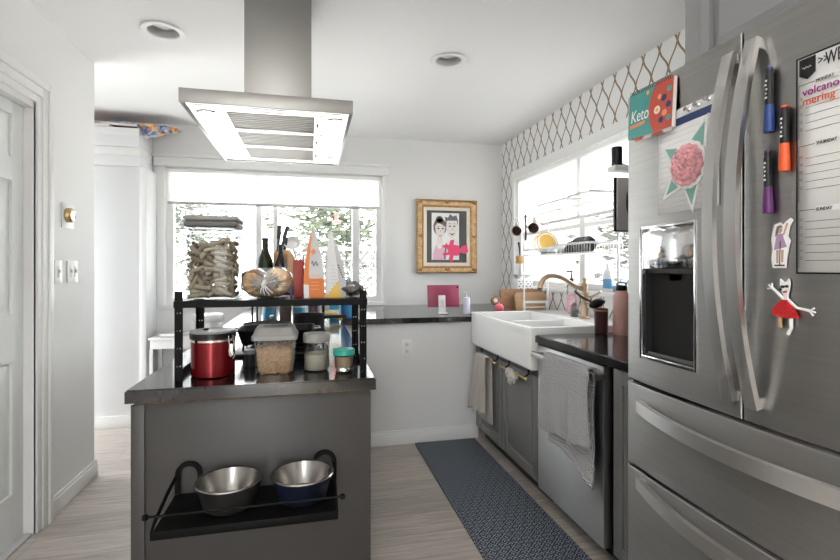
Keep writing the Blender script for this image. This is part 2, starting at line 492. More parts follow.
# ------------------------------------------------------------------ room shell
XL, XR, YB, ZC, YF = -1.25, 1.86, 4.42, 2.46, -2.6
bm = nb(); box(bm, -2.5, XR + .12, YF, YB + .12, -.1, 0); struct('floor', bm, 'floor_planks')
bm = nb()   # ceiling slab with two round cut-outs for the recessed lights
LX, LY, LQ = (-.735, .794), 2.678, .2
XE = XR + .12
box(bm, -2.5, XE, YF, LY - LQ, ZC, ZC + .12); box(bm, -2.5, XE, LY + LQ, YB + .12, ZC, ZC + .12)
for a, c in ((-2.5, LX[0] - LQ), (LX[0] + LQ, LX[1] - LQ), (LX[1] + LQ, XE)): box(bm, a, c, LY - LQ, LY + LQ, ZC, ZC + .12)
box(bm, -2.5, XE, LY - LQ, LY + LQ, ZC + .12, ZC + .14)
for lx in LX:
    inner, outer = [], []
    for k in range(32):
        a = 2 * PI * k / 32; ca, sa = math.cos(a), math.sin(a); q = LQ / max(abs(ca), abs(sa))
        inner.append(bm.verts.new((lx + (.080) * ca, LY + .080 * sa, ZC))); outer.append(bm.verts.new((lx + q * ca, LY + q * sa, ZC)))
    for k in range(32): bm.faces.new((inner[k], inner[(k + 1) % 32], outer[(k + 1) % 32], outer[k]))
struct('ceiling', bm, 'ceiling_paint', 0)
# left wall with a door opening, ending at y 3.19
bm = nb()
DY0, DY1, DZ = 1.74, 2.555, 2.012
box(bm, XL - .12, XL, YF, DY0, 0, ZC); box(bm, XL - .12, XL, DY1, 3.19, 0, ZC); box(bm, XL - .12, XL, DY0, DY1, DZ, ZC)
struct('wall_left', bm, 'wall_paint')
bm = nb(); box(bm, -2.5, -2.38, YF, 3.4, 0, ZC); box(bm, -2.5, -2.38, 4.0, YB + .12, 0, ZC); box(bm, -2.5, -2.38, 3.4, 4.0, 2.1, ZC); struct('wall_alcove', bm, 'wall_paint')  # unseen wall; its opening is added to let daylight into the alcove
# back wall with the wide window
WX0, WX1, WZ0, WZ1 = -1.2, .66, .925, 2.1
bm = nb()
box(bm, -2.4, WX0, YB, YB + .12, 0, ZC); box(bm, WX1, XR + .12, YB, YB + .12, 0, ZC)
box(bm, WX0, WX1, YB, YB + .12, 0, WZ0); box(bm, WX0, WX1, YB, YB + .12, WZ1, ZC)
struct('wall_back', bm, 'wall_paint')
# right wall, papered, with the window over the sink
RY0, RY1, RZ0, RZ1 = 2.28, 4.09, 1.08, 2.06
bm = nb()
box(bm, XR, XR + .12, YF, RY0, 0, ZC); box(bm, XR, XR + .12, RY1, YB, 0, ZC)
box(bm, XR, XR + .12, RY0, RY1, 0, RZ0); box(bm, XR, XR + .12, RY0, RY1, RZ1, ZC)
struct('wall_right', bm, 'trellis_wallpaper')
bm = nb()
box(bm, -2.4, -.9, YF - .12, YF, 0, ZC); box(bm, -.1, XR + .12, YF - .12, YF, 0, ZC); box(bm, -.9, -.1, YF - .12, YF, 2.05, ZC)
struct('wall_rear', bm, 'wall_paint')  # unseen wall, added behind the camera to cut light from the rear
# half wall under the back worktop
bm = nb(); box(bm, .20, 1.20, 3.29, 3.36, 0, .85); struct('wall_half', bm, 'half_wall_paint')
def baseboard(name, x0, x1, y0, y1):
    bm = nb(); box(bm, x0, x1, y0, y1, 0, .085, .003); 
    cx = (x0 + x1) / 2
    if x1 - x0 < y1 - y0: box(bm, x0, (x0 + x1 * 3) / 4 if name != 'baseboard_right' else x1, y0, y1, .085, .10, .004)
    else: box(bm, x0, x1, (y0 * 1 + y1) / 2, y1, .085, .10, .004)
    return struct(name, bm, 'trim_white')
baseboard('baseboard_left', XL, XL + .014, 2.70, 3.19)
baseboard('baseboard_end', XL - .12, XL + .014, 3.19, 3.204)
baseboard('baseboard_back', .20, 1.165, 3.276, 3.29)

# ------------------------------------------------------------------ door on the left
door = thing('door_1', 'white six panel interior door in the left wall', 'door', (-1.31, 2.15, 0)); door['kind'] = 'structure'
bm = nb()
dx = -1.292
box(bm, dx - .038, dx - .012, DY0 + .01, DY1, .012, DZ - .03)
st = .085; ycs = [DY0 + .01, DY0 + .01 + st, 2.115, 2.115 + st, DY1 - st, DY1]
rows = [(.23, .82), (1.03, 1.63), (1.735, 1.925)]
# raised stiles and rails around the panel fields
for y0, y1 in ((DY0 + .01, DY0 + .01 + st), (2.115 - .015, 2.115 + .07), (DY1 - st, DY1)): box(bm, dx - .013, dx, y0, y1, .012, DZ - .03, .001)
zz = [.012] + [z for r in rows for z in r] + [DZ - .03]
for k in range(0, len(zz), 2): box(bm, dx - .0128, dx - .0002, DY0 + .01, DY1, zz[k], zz[k + 1])
obj('door_slab', bm, 'door_white', door)
for z0, z1 in rows:
    for y0, y1 in ((DY0 + .01 + st, 2.10), (2.185, DY1 - st)):
        bm = nb()
        g = .012
        pts = [((y0 + g, z0 + g), (y1 - g, z1 - g), dx - .0118), ((y0 + .05, z0 + .05), (y1 - .05, z1 - .05), dx - .003)]
        ring = []
        for (a, c, x) in pts: ring.append([bm.verts.new((x, yy, zz_)) for yy, zz_ in ((a[0], a[1]), (c[0], a[1]), (c[0], c[1]), (a[0], c[1]))])
        for k in range(4): bm.faces.new((ring[0][k], ring[0][(k + 1) % 4], ring[1][(k + 1) % 4], ring[1][k]))
        bm.faces.new(ring[1])
        obj('door_panel', bm, 'door_white', door, smooth=0)
# jamb, head track and casing
bm = nb()
box(bm, XL - .12, XL, DY1, DY1 + .02, 0, DZ); box(bm, XL - .12, XL, DY0 - .02, DY0, 0, DZ); box(bm, XL - .12, XL, DY0, DY1, DZ - .028, DZ)
struct('trim_1', bm, 'trim_white')
bm = nb()
def casing(y0, y1, z0, z1, side):
    # three stepped bands, thickest on the outer edge
    w = .115
    for a, c, t in ((0, .035, .012), (.035, .078, .018), (.078, w, .026)):
        if side == 'r': box(bm, XL, XL + t, y0 + a, y0 + c, z0, z1 + c, .003)
        elif side == 'l': box(bm, XL, XL + t, y0 - c, y0 - a, z0, z1 + c, .003)
        else: box(bm, XL, XL + t - .0005, y0 - a, y1 + a, z1 + a, z1 + c, .003)
casing(DY1 + .01, 0, 0, DZ, 'r'); casing(DY0 - .01, 0, 0, DZ, 'l'); casing(DY0 - .01, DY1 + .01, 0, DZ, 't')
struct('trim_2', bm, 'trim_white')
bm = nb(); box(bm, XL - .10, XL - .005, DY0, DY1, 0, .011, .002); struct('trim_3', bm, 'baffle')

# ------------------------------------------------------------------ back window
win = bpy.data.objects.new('window_1', None); COL.objects.link(win); win.location = (-.27, YB, WZ0); win['kind'] = 'structure'
bm = nb(); f = .05
y0, y1 = YB + .055, YB + .115
box(bm, WX0, WX0 + f, y0, y1, WZ0, WZ1); box(bm, WX1 - f, WX1, y0, y1, WZ0, WZ1); box(bm, WX0 + f, WX1 - f, y0, y1, WZ0, WZ0 + f); box(bm, WX0 + f, WX1 - f, y0, y1, WZ1 - f, WZ1)
for x0, x1 in ((-.475, -.425), (-.325, -.285), (.385, .455)): box(bm, x0, x1, y0 + .005, y1 - .005, WZ0 + f, WZ1 - f, .004)
obj('window_frame', bm, 'trim_white', win)
for x0, x1 in ((WX0 + f, -.475), (-.425, -.325), (-.285, .385), (.455, WX1 - f)):
    bm = nb(); box(bm, x0, x1, y0 + .03, y0 + .036, WZ0 + f, WZ1 - f); obj('pane', bm, 'pane', win, 0)
bm = nb()  # casing, sill and cornice inside the room
box(bm, WX0 - .075, WX0, YB - .02, YB, WZ0 - .03, WZ1, .004); box(bm, WX1, WX1 + .028, YB - .02, YB, WZ0 - .03, WZ1, .004)
box(bm, WX0 - .03, WX1 + .012, YB - .028, YB + .02, WZ0 - .035, WZ0 + .003, .004)
obj('window_sill', bm, 'trim_white', win)
bm = nb(); box(bm, WX0 - .077, WX1 + .055, YB - .05, YB, WZ1, WZ1 + .075, .006); box(bm, WX0 - .09, WX1 + .068, YB - .065, YB, WZ1 + .075, WZ1 + .1, .008)
obj('cornice', bm, 'trim_white', win)
bl = thing('roller_blind', 'white translucent roller blind half lowered over the wide back window', 'blind', (-.27, YB - .01, WZ1))
bm = nb(); box(bm, WX0 + .025, WX1 - .03, YB + .0, YB + .003, 1.80, WZ1 - .03); obj('blind_cloth', bm, 'blind', bl, 0)
bm = nb(); box(bm, WX0 + .02, WX1 - .025, YB - .008, YB + .01, 1.785, 1.81, .005); obj('bottom_bar', bm, 'baffle', bl)
bm = nb(); tube(bm, [(WX0 + .02, YB + .0, WZ1 - .022), (WX1 - .025, YB + .0, WZ1 - .022)], .018, 12); obj('roller', bm, 'trim_white', bl)

# ------------------------------------------------------------------ right window
win2 = bpy.data.objects.new('window_2', None); COL.objects.link(win2); win2.location = (XR, 3.2, RZ0); win2['kind'] = 'structure'
bm = nb(); x0, x1 = XR + .03, XR + .1
box(bm, x0, x1, RY0, RY0 + f, RZ0, RZ1); box(bm, x0, x1, RY1 - f, RY1, RZ0, RZ1); box(bm, x0, x1, RY0 + f, RY1 - f, RZ0, RZ0 + f); box(bm, x0, x1, RY0 + f, RY1 - f, RZ1 - f, RZ1)
box(bm, x0 + .005, x1 - .005, 3.015, 3.085, RZ0 + f, RZ1 - f, .004); box(bm, x0 + .01, x1 - .01, RY0 + f, RY1 - f, 1.53, 1.565, .004)
obj('window_frame', bm, 'trim_white', win2)
for a, c in ((RY0 + f, 3.015), (3.085, RY1 - f)):
    bm = nb(); box(bm, x0 + .03, x0 + .036, a, c, RZ0 + f, RZ1 - f); obj('pane', bm, 'pane', win2, 0)
bm = nb(); t = .078
box(bm, XR - .022, XR, RY1, RY1 + .045, RZ0 - .02, RZ1 + t, .004); box(bm, XR - .024, XR, RY0 - .08, RY1 + .05, RZ1, RZ1 + t, .004); box(bm, XR - .022, XR, RY0 - .08, RY0, RZ0 - .02, RZ1, .004)
box(bm, XR - .03, XR + .03, RY0 - .09, RY1 + .055, RZ0 - .025, RZ0 + .004, .004)
for a in ((XR - .001, XR + .119, RY0, RY0 + .004, RZ0, RZ1), (XR - .001, XR + .119, RY1 - .004, RY1, RZ0, RZ1), (XR - .001, XR + .119, RY0, RY1, RZ1 - .004, RZ1), (XR, XR + .119, RY0, RY1, RZ0, RZ0 + .004)): box(bm, *a)
obj('window_sill', bm, 'trim_white', win2)
bl2 = thing('roller_blind', 'white roller blind half lowered over the window above the sink', 'blind', (XR, 3.2, RZ1))
bm = nb(); box(bm, XR + .008, XR + .011, RY0 + .02, RY1 - .02, 1.61, RZ1 - .02); obj('blind_cloth', bm, 'blind', bl2, 0)
bm = nb(); box(bm, XR, XR + .018, RY0 + .015, RY1 - .015, 1.59, 1.615, .005); obj('bottom_bar', bm, 'trim_white', bl2)

# ------------------------------------------------------------------ outdoors
bm = nb(); box(bm, -14, 16, YB + .13, 22, -.3, -.06); box(bm, XR + .13, 16, -8, YB + .13, -.3, -.06); struct('ground', bm, 'patio')
fc = thing('lattice_fence', 'weathered diamond lattice fence outside the back window', 'fence', (1, 6.6, -.06))
bm = nb()
def lat(bm, x0, x1, y, z0, z1, s, w):
    h = z1 - z0; n = int((x1 - x0 + h) / s) + 1
    for k in range(n):
        for sg in (1, -1):
            a = x0 - h + k * s if sg == 1 else x0 + k * s
            # slat from (a,z0) to (a+sg*h,z1), clipped to x0..x1
            t0, t1 = 0, 1
            xs = lambda t: a + sg * h * t
            lo, hi = ((x0 - a) / (sg * h), (x1 - a) / (sg * h))
            if lo > hi: lo, hi = hi, lo
            t0, t1 = max(0, lo), min(1, hi)
            if t1 - t0 < .02: continue
            strap(bm, [(xs(t0), y + sg * .006, z0 + h * t0), (xs(t1), y + sg * .006, z0 + h * t1)], Vector((-h, 0, sg * h)).normalized(), w, .008)
lat(bm, -.2, 1.6, 6.6, .75, 1.48, .10, .022)
obj('lattice_panel', bm, 'lattice_wood', fc)
bm = nb()
for k in range(10): box(bm, -.2 + k * .18, -.2 + k * .18 + .172, 6.59, 6.61, -.06, .74)
obj('board_panel', bm, 'fence_board', fc)
bm = nb(); box(bm, -.25, 1.65, 6.57, 6.63, 1.48, 1.52, .005); box(bm, -.25, 1.65, 6.57, 6.63, .735, .765, .005); obj('rail', bm, 'fence_board', fc)
for x in (-.25, 1.62):
    bm = nb(); box(bm, x - .04, x + .04, 6.56, 6.64, -.06, 1.55, .006); obj('post', bm, 'fence_board', fc)

def tree(name, label, x, y, h, r, n, leafm, seed):
    rnd = random.Random(seed)
    t = thing(name, label, 'tree', (x, y, -.06), 'trees in the yard')
    bm = nb(); tube(bm, [(x, y, -.06), (x + .04, y, h * .3), (x - .03, y + .05, h * .6), (x, y, h * .95)], .08, 8, rf=lambda t: .09 * (1 - .75 * t))
    for k in range(7):
        a = rnd.uniform(0, 2 * PI); z = h * rnd.uniform(.3, .7)
        tube(bm, [(x, y, z), (x + math.cos(a) * r * .5, y + math.sin(a) * r * .5, z + .25), (x + math.cos(a) * r * .9, y + math.sin(a) * r * .9, z + .4)], .02, 5)
    obj('trunk', bm, 'bark', t)
    bm = nb()
    for k in range(n):
        v = Vector((rnd.gauss(0, 1), rnd.gauss(0, 1), rnd.gauss(0, 1))).normalized() * rnd.uniform(.35, 1) 
        if noise.noise(v * 2.2 + Vector((seed, 0, 0))) < -.12: continue
        p = Vector((x, y, h * .62)) + Vector((v.x * r, v.y * r, v.z * h * .42))
        R_ = Matrix.Rotation(rnd.uniform(0, 6.28), 3, 'Z') @ Matrix.Rotation(rnd.uniform(-1.2, 1.2), 3, 'X')
        L = rnd.uniform(.09, .19)
        q = [R_ @ Vector(c) * L for c in ((-.5, 0, 0), (0, -.22, .08), (.5, 0, 0), (0, .22, .08))]
        bm.faces.new([bm.verts.new(p + c) for c in q])
    obj('crown', bm, leafm, t, 0)
tree('tree', 'loose leafy tree outside behind the lattice fence', .75, 8.4, 3.8, 1.65, 7500, 'leaf', 1)
tree('tree', 'sparse pale tree outside seen behind the penne container', -2.5, 8.6, 3.6, 1.4, 4500, 'leaf_gray', 2)
tree('tree', 'leafy tree outside the window above the sink', 4.6, 5.6, 3.0, 1.3, 3000, 'leaf_gray', 3)
fd = thing('hummingbird_feeder', 'small red bird feeder hanging from a hook outside the back window', 'bird feeder', (.30, 5.6, 1.75))
bm = nb(); lathe(bm, [(.005, 0), (.05, .01), (.05, .03), (.02, .05), (.02, .10), (.03, .11), (.005, .12)], (.30, 5.6, 1.75), 16); obj('feeder_bowl', bm, 'red_feeder', fd)
bm = nb(); tube(bm, [(.30, 5.6, 1.86), (.30, 5.6, 2.75), (.34, 5.6, 2.8), (.42, 5.6, 2.72), (.42, 5.6, -.06)], .006, 6); obj('hanger', bm, 'black_metal', fd)

# ------------------------------------------------------------------ recessed ceiling lights
def downlight(loc, label):
    t = thing('ceiling_light', label, 'ceiling light', loc, 'recessed ceiling lights'); x, y, z = loc
    bm = nb(); lathe(bm, [(.074, -.002), (.105, -.003), (.107, -.007), (.103, -.011), (.077, -.010), (.074, -.002)], loc, 40, cap0=False, cap1=False); obj('trim_ring', bm, 'trim_white', t)
    bm = nb(); lathe(bm, [(.077, -.004), (.074, .03), (.070, .06), (.065, .09), (.06, .092)], loc, 36, cap0=False, cap1=True); obj('baffle', bm, 'baffle', t)
    bm = nb(); lathe(bm, [(.02, .088), (.03, .07), (.05, .045), (.055, .034), (.05, .028), (.02, .024), (.004, .023)], loc, 28, cap0=False); obj('bulb', bm, 'bulb_off', t)
    return t
downlight((-.735, 2.678, ZC), 'round recessed ceiling light to the left of the range hood')
downlight((.794, 2.678, ZC), 'round recessed ceiling light to the right of the range hood')

# ------------------------------------------------------------------ range hood hanging from the ceiling
hd = thing('range_hood', 'stainless steel island range hood with square chimney hung from the ceiling', 'range hood', (-.12, 2.19, 1.8))
hx0, hx1, hy0, hy1, hz0, hz1 = -.43, .152, 1.735, 2.64, 1.80, 1.847
bm = nb(); box(bm, -.258, .006, 2.02, 2.36, hz1, ZC - .002, .002)
obj('chimney', bm, 'hood_steel', hd)
bm = nb()
for k in range(6): box(bm, -.10 + k * .012, -.094 + k * .012, 2.0185, 2.021, 2.405, 2.45)
obj('vent_slot', bm, 'black_gap', hd)
bm = nb()
box(bm, hx0, hx1, hy0, hy0 + .012, hz0, hz1, .001); box(bm, hx0, hx1, hy1 - .012, hy1, hz0, hz1, .001); box(bm, hx0, hx0 + .012, hy0 + .012, hy1 - .012, hz0, hz1, .001); box(bm, hx1 - .012, hx1, hy0 + .012, hy1 - .012, hz0, hz1, .001)
box(bm, hx0 + .001, hx1 - .001, hy0 + .001, hy1 - .001, hz1 - .004, hz1 - .0002)
obj('canopy', bm, 'hood_steel', hd)
bm = nb()   # underside: border panels around the filter opening
fx0, fx1, fy0, fy1 = -.325, .052, 1.80, 2.58; zb = hz0 + .004
box(bm, hx0 + .012, fx0, hy0 + .012, hy1 - .012, zb, zb + .006); box(bm, fx1, hx1 - .012, hy0 + .012, hy1 - .012, zb, zb + .006)
box(bm, fx0, fx1, hy0 + .012, fy0, zb, zb + .006); box(bm, fx0, fx1, fy1, hy1 - .012, zb, zb + .006)
obj('underside_panel', bm, 'hood_mirror', hd)
bm = nb(); 
for x in (hx0 + .035, hx1 - .035): box(bm, x - .001, x + .001, hy0 + .03, hy1 - .03, zb - .0008, zb + .001)
for y in (hy0 + .035,): box(bm, hx0 + .04, hx1 - .04, y - .001, y + .001, zb - .0008, zb + .001)
obj('panel_seam', bm, 'lid_gray_dark', hd)
for k in range(3):
    a = fy0 + k * (fy1 - fy0) / 3; c = a + (fy1 - fy0) / 3
    bm = nb()
    box(bm, fx0 + .002, fx1 - .002, a + .002, a + .022, zb, zb + .012, .002); box(bm, fx0 + .002, fx1 - .002, c - .022, c - .002, zb, zb + .012, .002)
    box(bm, fx0 + .002, fx0 + .03, a + .022, c - .022, zb, zb + .012); box(bm, fx1 - .035, fx1 - .002, a + .022, c - .022, zb, zb + .012)
    n = 10; sl_b = nb()
    for j in range(n):
        y = a + .026 + j * (c - a - .052) / (n - 1)
        box(sl_b, fx0 + .018, fx1 - .035, y - .0060, y + .0060, zb + .002, zb + .006, .0015)
    fl = obj('baffle_filter', bm, 'hood_mirror', hd)
    obj('slats', sl_b, 'filter_steel', fl)
    bm = nb(); box(bm, fx0 + .018, fx1 - .035, a + .022, c - .022, zb + .0075, zb + .009); obj('filter_backing', bm, 'filter_dark', fl)
    bm = nb(); box(bm, fx1 - .028, fx1 - .018, (a + c) / 2 - .025, (a + c) / 2 + .025, zb - .0015, zb + .002, .002); obj('latch', bm, 'dark_gray', fl)
for x in (hx0 + .065, hx1 - .055):
    for y in (1.86, 2.50):
        bm = nb(); lathe(bm, [(.026, zb - .003), (.034, zb - .003), (.036, zb + .001), (.026, zb + .001), (.026, zb - .003)], (x, y, 0), 28, cap0=False, cap1=False); lm = obj('lamp_ring', bm, 'chrome', hd)
        bm = nb(); lathe(bm, [(.024, zb - .0015), (.024, zb)], (x, y, 0), 24); obj('lamp_lens', bm, 'lamp_glow', lm)
ld = bpy.data.lights.new('hood_lamp', 'SPOT'); ld.energy = 2; ld.spot_size = math.radians(120); ld.shadow_soft_size = .03; ld.color = (1, .95, .88)
for x in (hx0 + .065, hx1 - .055):
    for y in (1.86, 2.50):
        o = bpy.data.objects.new('hood_lamp', ld); COL.objects.link(o); o.location = (x, y, zb - .006)

# ------------------------------------------------------------------ peninsula, back worktop and sink run
isl = thing('island_cabinet', 'gray painted peninsula cabinet carrying the dark worktop', 'cabinet', (-.15, 2.4, 0))
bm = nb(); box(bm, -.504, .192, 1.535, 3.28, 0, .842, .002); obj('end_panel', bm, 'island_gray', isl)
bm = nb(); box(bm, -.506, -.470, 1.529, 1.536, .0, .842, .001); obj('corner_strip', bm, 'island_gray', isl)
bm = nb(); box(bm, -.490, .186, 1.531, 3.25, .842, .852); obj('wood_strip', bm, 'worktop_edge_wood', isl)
wt = nb()
def wslab(bm, pts, z0, z1):
    prism(bm, pts, (0, 0, z0), (1, 0, 0), (0, 1, 0), (0, 0, 1), z1 - z0)
wslab(wt, [(-.515, 1.508), (.205, 1.508), (.205, 3.262), (1.158, 3.262), (1.158, 3.42), (1.858, 3.42), (1.858, 4.415), (-.515, 4.415)], .852, .89)
bmesh.ops.bevel(wt, geom=[e for e in wt.edges if abs(e.verts[0].co.z - .89) < 1e-4 and abs(e.verts[1].co.z - .89) < 1e-4], offset=.004, segments=2, affect='EDGES')
tag(obj('worktop', wt, 'worktop_concrete', smooth=40), 'dark L shaped concrete worktop over the peninsula and half wall', 'worktop')
# sink cabinet with two doors
CX = 1.178
def shaker(bm, x, y0, y1, z0, z1, fr=.055):
    """door whose face looks to -X"""
    box(bm, x + .001, x + .02, y0, y1, z0, z1)
    for a, c, d, e in ((y0, y0 + fr, z0, z1), (y1 - fr, y1, z0, z1), (y0 + fr, y1 - fr, z0, z0 + fr), (y0 + fr, y1 - fr, z1 - fr, z1)):
        box(bm, x - .006, x + .004, a, c, d, e, .002)
    box(bm, x - .003, x + .002, y0 + fr + .02, y1 - fr - .02, z0 + fr + .02, z1 - fr - .02, .004)
sc = thing('sink_cabinet', 'gray base cabinet with two doors under the farmhouse sink', 'cabinet', (1.5, 2.8, 0))
bm = nb(); box(bm, CX + .02, 1.855, 2.298, 3.285, .1, .695); obj('body', bm, 'cabinet_gray', sc)
bm = nb(); box(bm, CX + .075, 1.855, 2.298, 3.285, 0, .1); obj('toe_kick', bm, 'dark_gray', sc)
for y0, y1 in ((2.305, 2.775), (2.782, 3.20)):
    bm = nb(); shaker(bm, CX, y0, y1, .105, .66); obj('door', bm, 'cabinet_gray', sc)
bm = nb(); box(bm, CX, CX + .02, 3.206, 3.276, .1, .68); obj('filler', bm, 'cabinet_gray', sc)

sk = thing('farmhouse_sink', 'white ceramic double bowl farmhouse sink with tall apron front', 'sink', (1.4, 2.76, .68))
bm = nb()
sx0, sx1, sy0, sy1, sz0, sz1 = 1.128, 1.845, 2.297, 3.24, .70, .926
W = .026
box(bm, sx0, sx0 + W, sy0, sy1, sz0, sz1, .008, seg=3); box(bm, sx0 + .005, 1.62, sy0, sy0 + W, sz0, sz1, .006, seg=3); box(bm, sx0 + .005, 1.62, sy1 - W, sy1, sz0, sz1, .006, seg=3)
box(bm, 1.575, sx1, sy0, sy1, sz0 + .12, sz1, .006); box(bm, sx0 + .01, 1.58, 2.735, 2.765, sz0, sz1 - .014, .008, seg=3)
box(bm, sx0 + .005, 1.60, sy0 + .005, sy1 - .005, sz0, sz0 + .02)
obj('basin', bm, 'sink_ceramic', sk)
for y in (2.53, 3.0):
    bm = nb(); lathe(bm, [(.045, 0), (.045, .003), (.02, .001), (.01, .0)], (1.36, y, sz0 + .02), 24); obj('drain', bm, 'chrome', sk)

# dishwasher
dw = thing('dishwasher', 'stainless steel dishwasher with towel over its bar handle', 'dishwasher', (1.45, 2.02, 0))
bm = nb(); box(bm, CX + .03, 1.85, 1.722, 2.290, .10, .848); box(bm, CX + .09, 1.85, 1.722, 2.290, 0, .10); obj('tub', bm, 'black_plastic', dw)
bm = nb(); box(bm, CX - .012, CX + .03, 1.718, 2.292, .09, .838, .006); obj('door', bm, 'dishwasher_steel', dw)
bm = nb(); box(bm, CX - .0125, CX + .028, 1.722, 2.288, .838, .844); obj('control_strip', bm, 'black_plastic', dw)
bm = nb(); box(bm, 1.108, 1.130, 1.70, 2.26, .785, .812, .005); obj('handle', bm, 'steel', dw)
for y in (1.712, 2.23):
    bm = nb(); box(bm, 1.125, CX - .01, y - .012, y + .012, .789, .808, .003); obj('handle_post', bm, 'steel', dw)
# narrow cabinet between dishwasher and fridge
nc = thing('narrow_cabinet', 'narrow gray cabinet with brass hinge between dishwasher and fridge', 'cabinet', (1.5, 1.5, 0))
bm = nb(); box(bm, CX + .022, 1.855, 1.335, 1.70, .1, .848); obj('body', bm, 'cabinet_gray', nc)
bm = nb(); box(bm, CX + .075, 1.855, 1.335, 1.70, 0, .1); obj('toe_kick', bm, 'dark_gray', nc)
bm = nb(); shaker(bm, CX, 1.345, 1.662, .105, .842); obj('door', bm, 'cabinet_gray', nc)
bm = nb(); box(bm, CX + .006, CX + .024, 1.662, 1.672, .735, .785, .002); box(bm, CX - .002, CX + .01, 1.660, 1.668, .742, .778, .002); obj('hinge', bm, 'brass', nc)
bm = nb(); wslab(bm, [(1.148, 1.335), (1.858, 1.335), (1.858, 2.285), (1.148, 2.285)], .852, .89)
bmesh.ops.bevel(bm, geom=[e for e in bm.edges if abs(e.verts[0].co.z - .89) < 1e-4 and abs(e.verts[1].co.z - .89) < 1e-4], offset=.004, segments=2, affect='EDGES')
tag(obj('worktop', bm, 'worktop_concrete', smooth=40), 'short dark worktop above the dishwasher between sink and fridge', 'worktop')

# rug
bm = nb(); box(bm, .718, 1.16, 1.25, 3.262, .0015, .011, .003); tag(obj('rug', bm, 'rug_navy'), 'navy blue patterned runner rug along the sink cabinets', 'rug')

# ------------------------------------------------------------------ fridge
FR = thing('refrigerator', 'large stainless steel french door refrigerator covered with magnets', 'refrigerator', (1.4, .88, 0))
fy0, fy1, fyc = .435, 1.326, .894
def xf(y): return .966 + .022 * ((y - fyc) / .44) ** 2
bm = nb(); box(bm, 1.06, 1.84, fy0 + .01, fy1 - .005, .02, 1.775, .006); obj('body', bm, 'dark_gray', FR)
def fdoor(name, y0, y1, z0, z1, hole=None, parent=FR, depth=.075, rnd_=.0045):
    """curved door front with rounded rim; optional rectangular recess hole (y0,y1,z0,z1)"""
    bm = nb()
    ys = sorted(set([y0 + rnd_, y1 - rnd_] + [y0 + rnd_ + (y1 - y0 - 2 * rnd_) * k / 14 for k in range(15)] + ([hole[0], hole[1]] if hole else [])))
    zs = sorted(set([z0 + rnd_, z1 - rnd_] + ([hole[2], hole[3]] if hole else [])))
    # rim rings: y insets with x offsets
    rim = [(0, rnd_), (rnd_ * .08, rnd_ * .55), (rnd_ * .35, rnd_ * .2), (rnd_, 0)]
    Ys = [(y0 + a, c) for a, c in rim[:-1]] + [(y, 0) for y in ys] + [(y1 - a, c) for a, c in reversed(rim[:-1])]
    Zs = [(z0 + a, c) for a, c in rim[:-1]] + [(z, 0) for z in zs] + [(z1 - a, c) for a, c in reversed(rim[:-1])]
    V = [[bm.verts.new((xf(y) + max(a, c), y, z)) for z, c in Zs] for y, a in Ys]
    for i in range(len(Ys) - 1):
        for j in range(len(Zs) - 1):
            yc, zc = (Ys[i][0] + Ys[i + 1][0]) / 2, (Zs[j][0] + Zs[j + 1][0]) / 2
            if hole and hole[0] < yc < hole[1] and hole[2] < zc < hole[3]: continue
            bm.faces.new((V[i][j], V[i + 1][j], V[i + 1][j + 1], V[i][j + 1]))
    n, m_ = len(Ys), len(Zs)
    loop = [V[i][0] for i in range(n)] + [V[n - 1][j] for j in range(1, m_)] + [V[i][m_ - 1] for i in range(n - 2, -1, -1)] + [V[0][j] for j in range(m_ - 2, 0, -1)]
    back = [bm.verts.new((1.055, v.co.y, v.co.z)) for v in loop]
    for k in range(len(loop)): bm.faces.new((loop[k], loop[(k + 1) % len(loop)], back[(k + 1) % len(loop)], back[k]))
    if not hole: bm.faces.new(back)
    return obj(name, bm, 'steel', parent, 40)
HOLE = (1.034, 1.238, .978, 1.358)
dl = fdoor('left_door', .8970, fy1, .892, 1.782, HOLE)
drr = fdoor('right_door', fy0, .8915, .892, 1.782)
d1 = fdoor('upper_drawer', fy0, fy1, .628, .882)
d2 = fdoor('lower_drawer', fy0, fy1, .07, .618)
bm = nb(); box(bm, 1.0, 1.06, fy0 + .01, fy1 - .01, .02, 1.77); box(bm, .982, 1.0, .8918, .8967, .905, 1.768); obj('door_gasket', bm, 'black_gap', FR)
# water dispenser set into the left door
bm = nb(); yA, yB, zA, zB = HOLE; xd = .972
for a, c, d, e in ((yA - .008, yA + .004, zA - .008, zB + .008), (yB - .004, yB + .008, zA - .008, zB + .008), (yA, yB, zA - .008, zA + .004), (yA, yB, zB - .004, zB + .008)):
    box(bm, xd - .006, xd + .02, a, c, d, e, .003)
obj('dispenser_frame', bm, 'chrome', dl)
bm = nb()
box(bm, 1.044, 1.05, yA, yB, zA, 1.235); box(bm, .978, 1.046, yA, yA + .005, zA, 1.235); box(bm, .978, 1.046, yB - .005, yB, zA, 1.235); box(bm, .978, 1.046, yA, yB, zA, zA + .006); box(bm, .985, 1.046, yA, yB, 1.225, 1.24)
obj('dispenser_recess', bm, 'dark_gray', dl)
bm = nb(); box(bm, .976, 1.04, yA + .003, yB - .003, 1.238, zB - .002, .003); obj('control_panel', bm, 'chrome', dl)
bm = nb(); box(bm, 1.0, 1.03, 1.11, 1.165, 1.20, 1.226, .004); box(bm, 1.025, 1.036, 1.10, 1.175, 1.10, 1.2, .004); obj('dispenser_paddle', bm, 'black_plastic', dl)
bm = nb()
for k in range(9): box(bm, .985, 1.04, yA + .02 + k * .02, yA + .026 + k * .02, zA + .006, zA + .011)
box(bm, .982, .988, yA + .01, yB - .01, zA + .004, zA + .014, .001)
obj('drip_tray', bm, 'lid_gray_dark', dl)
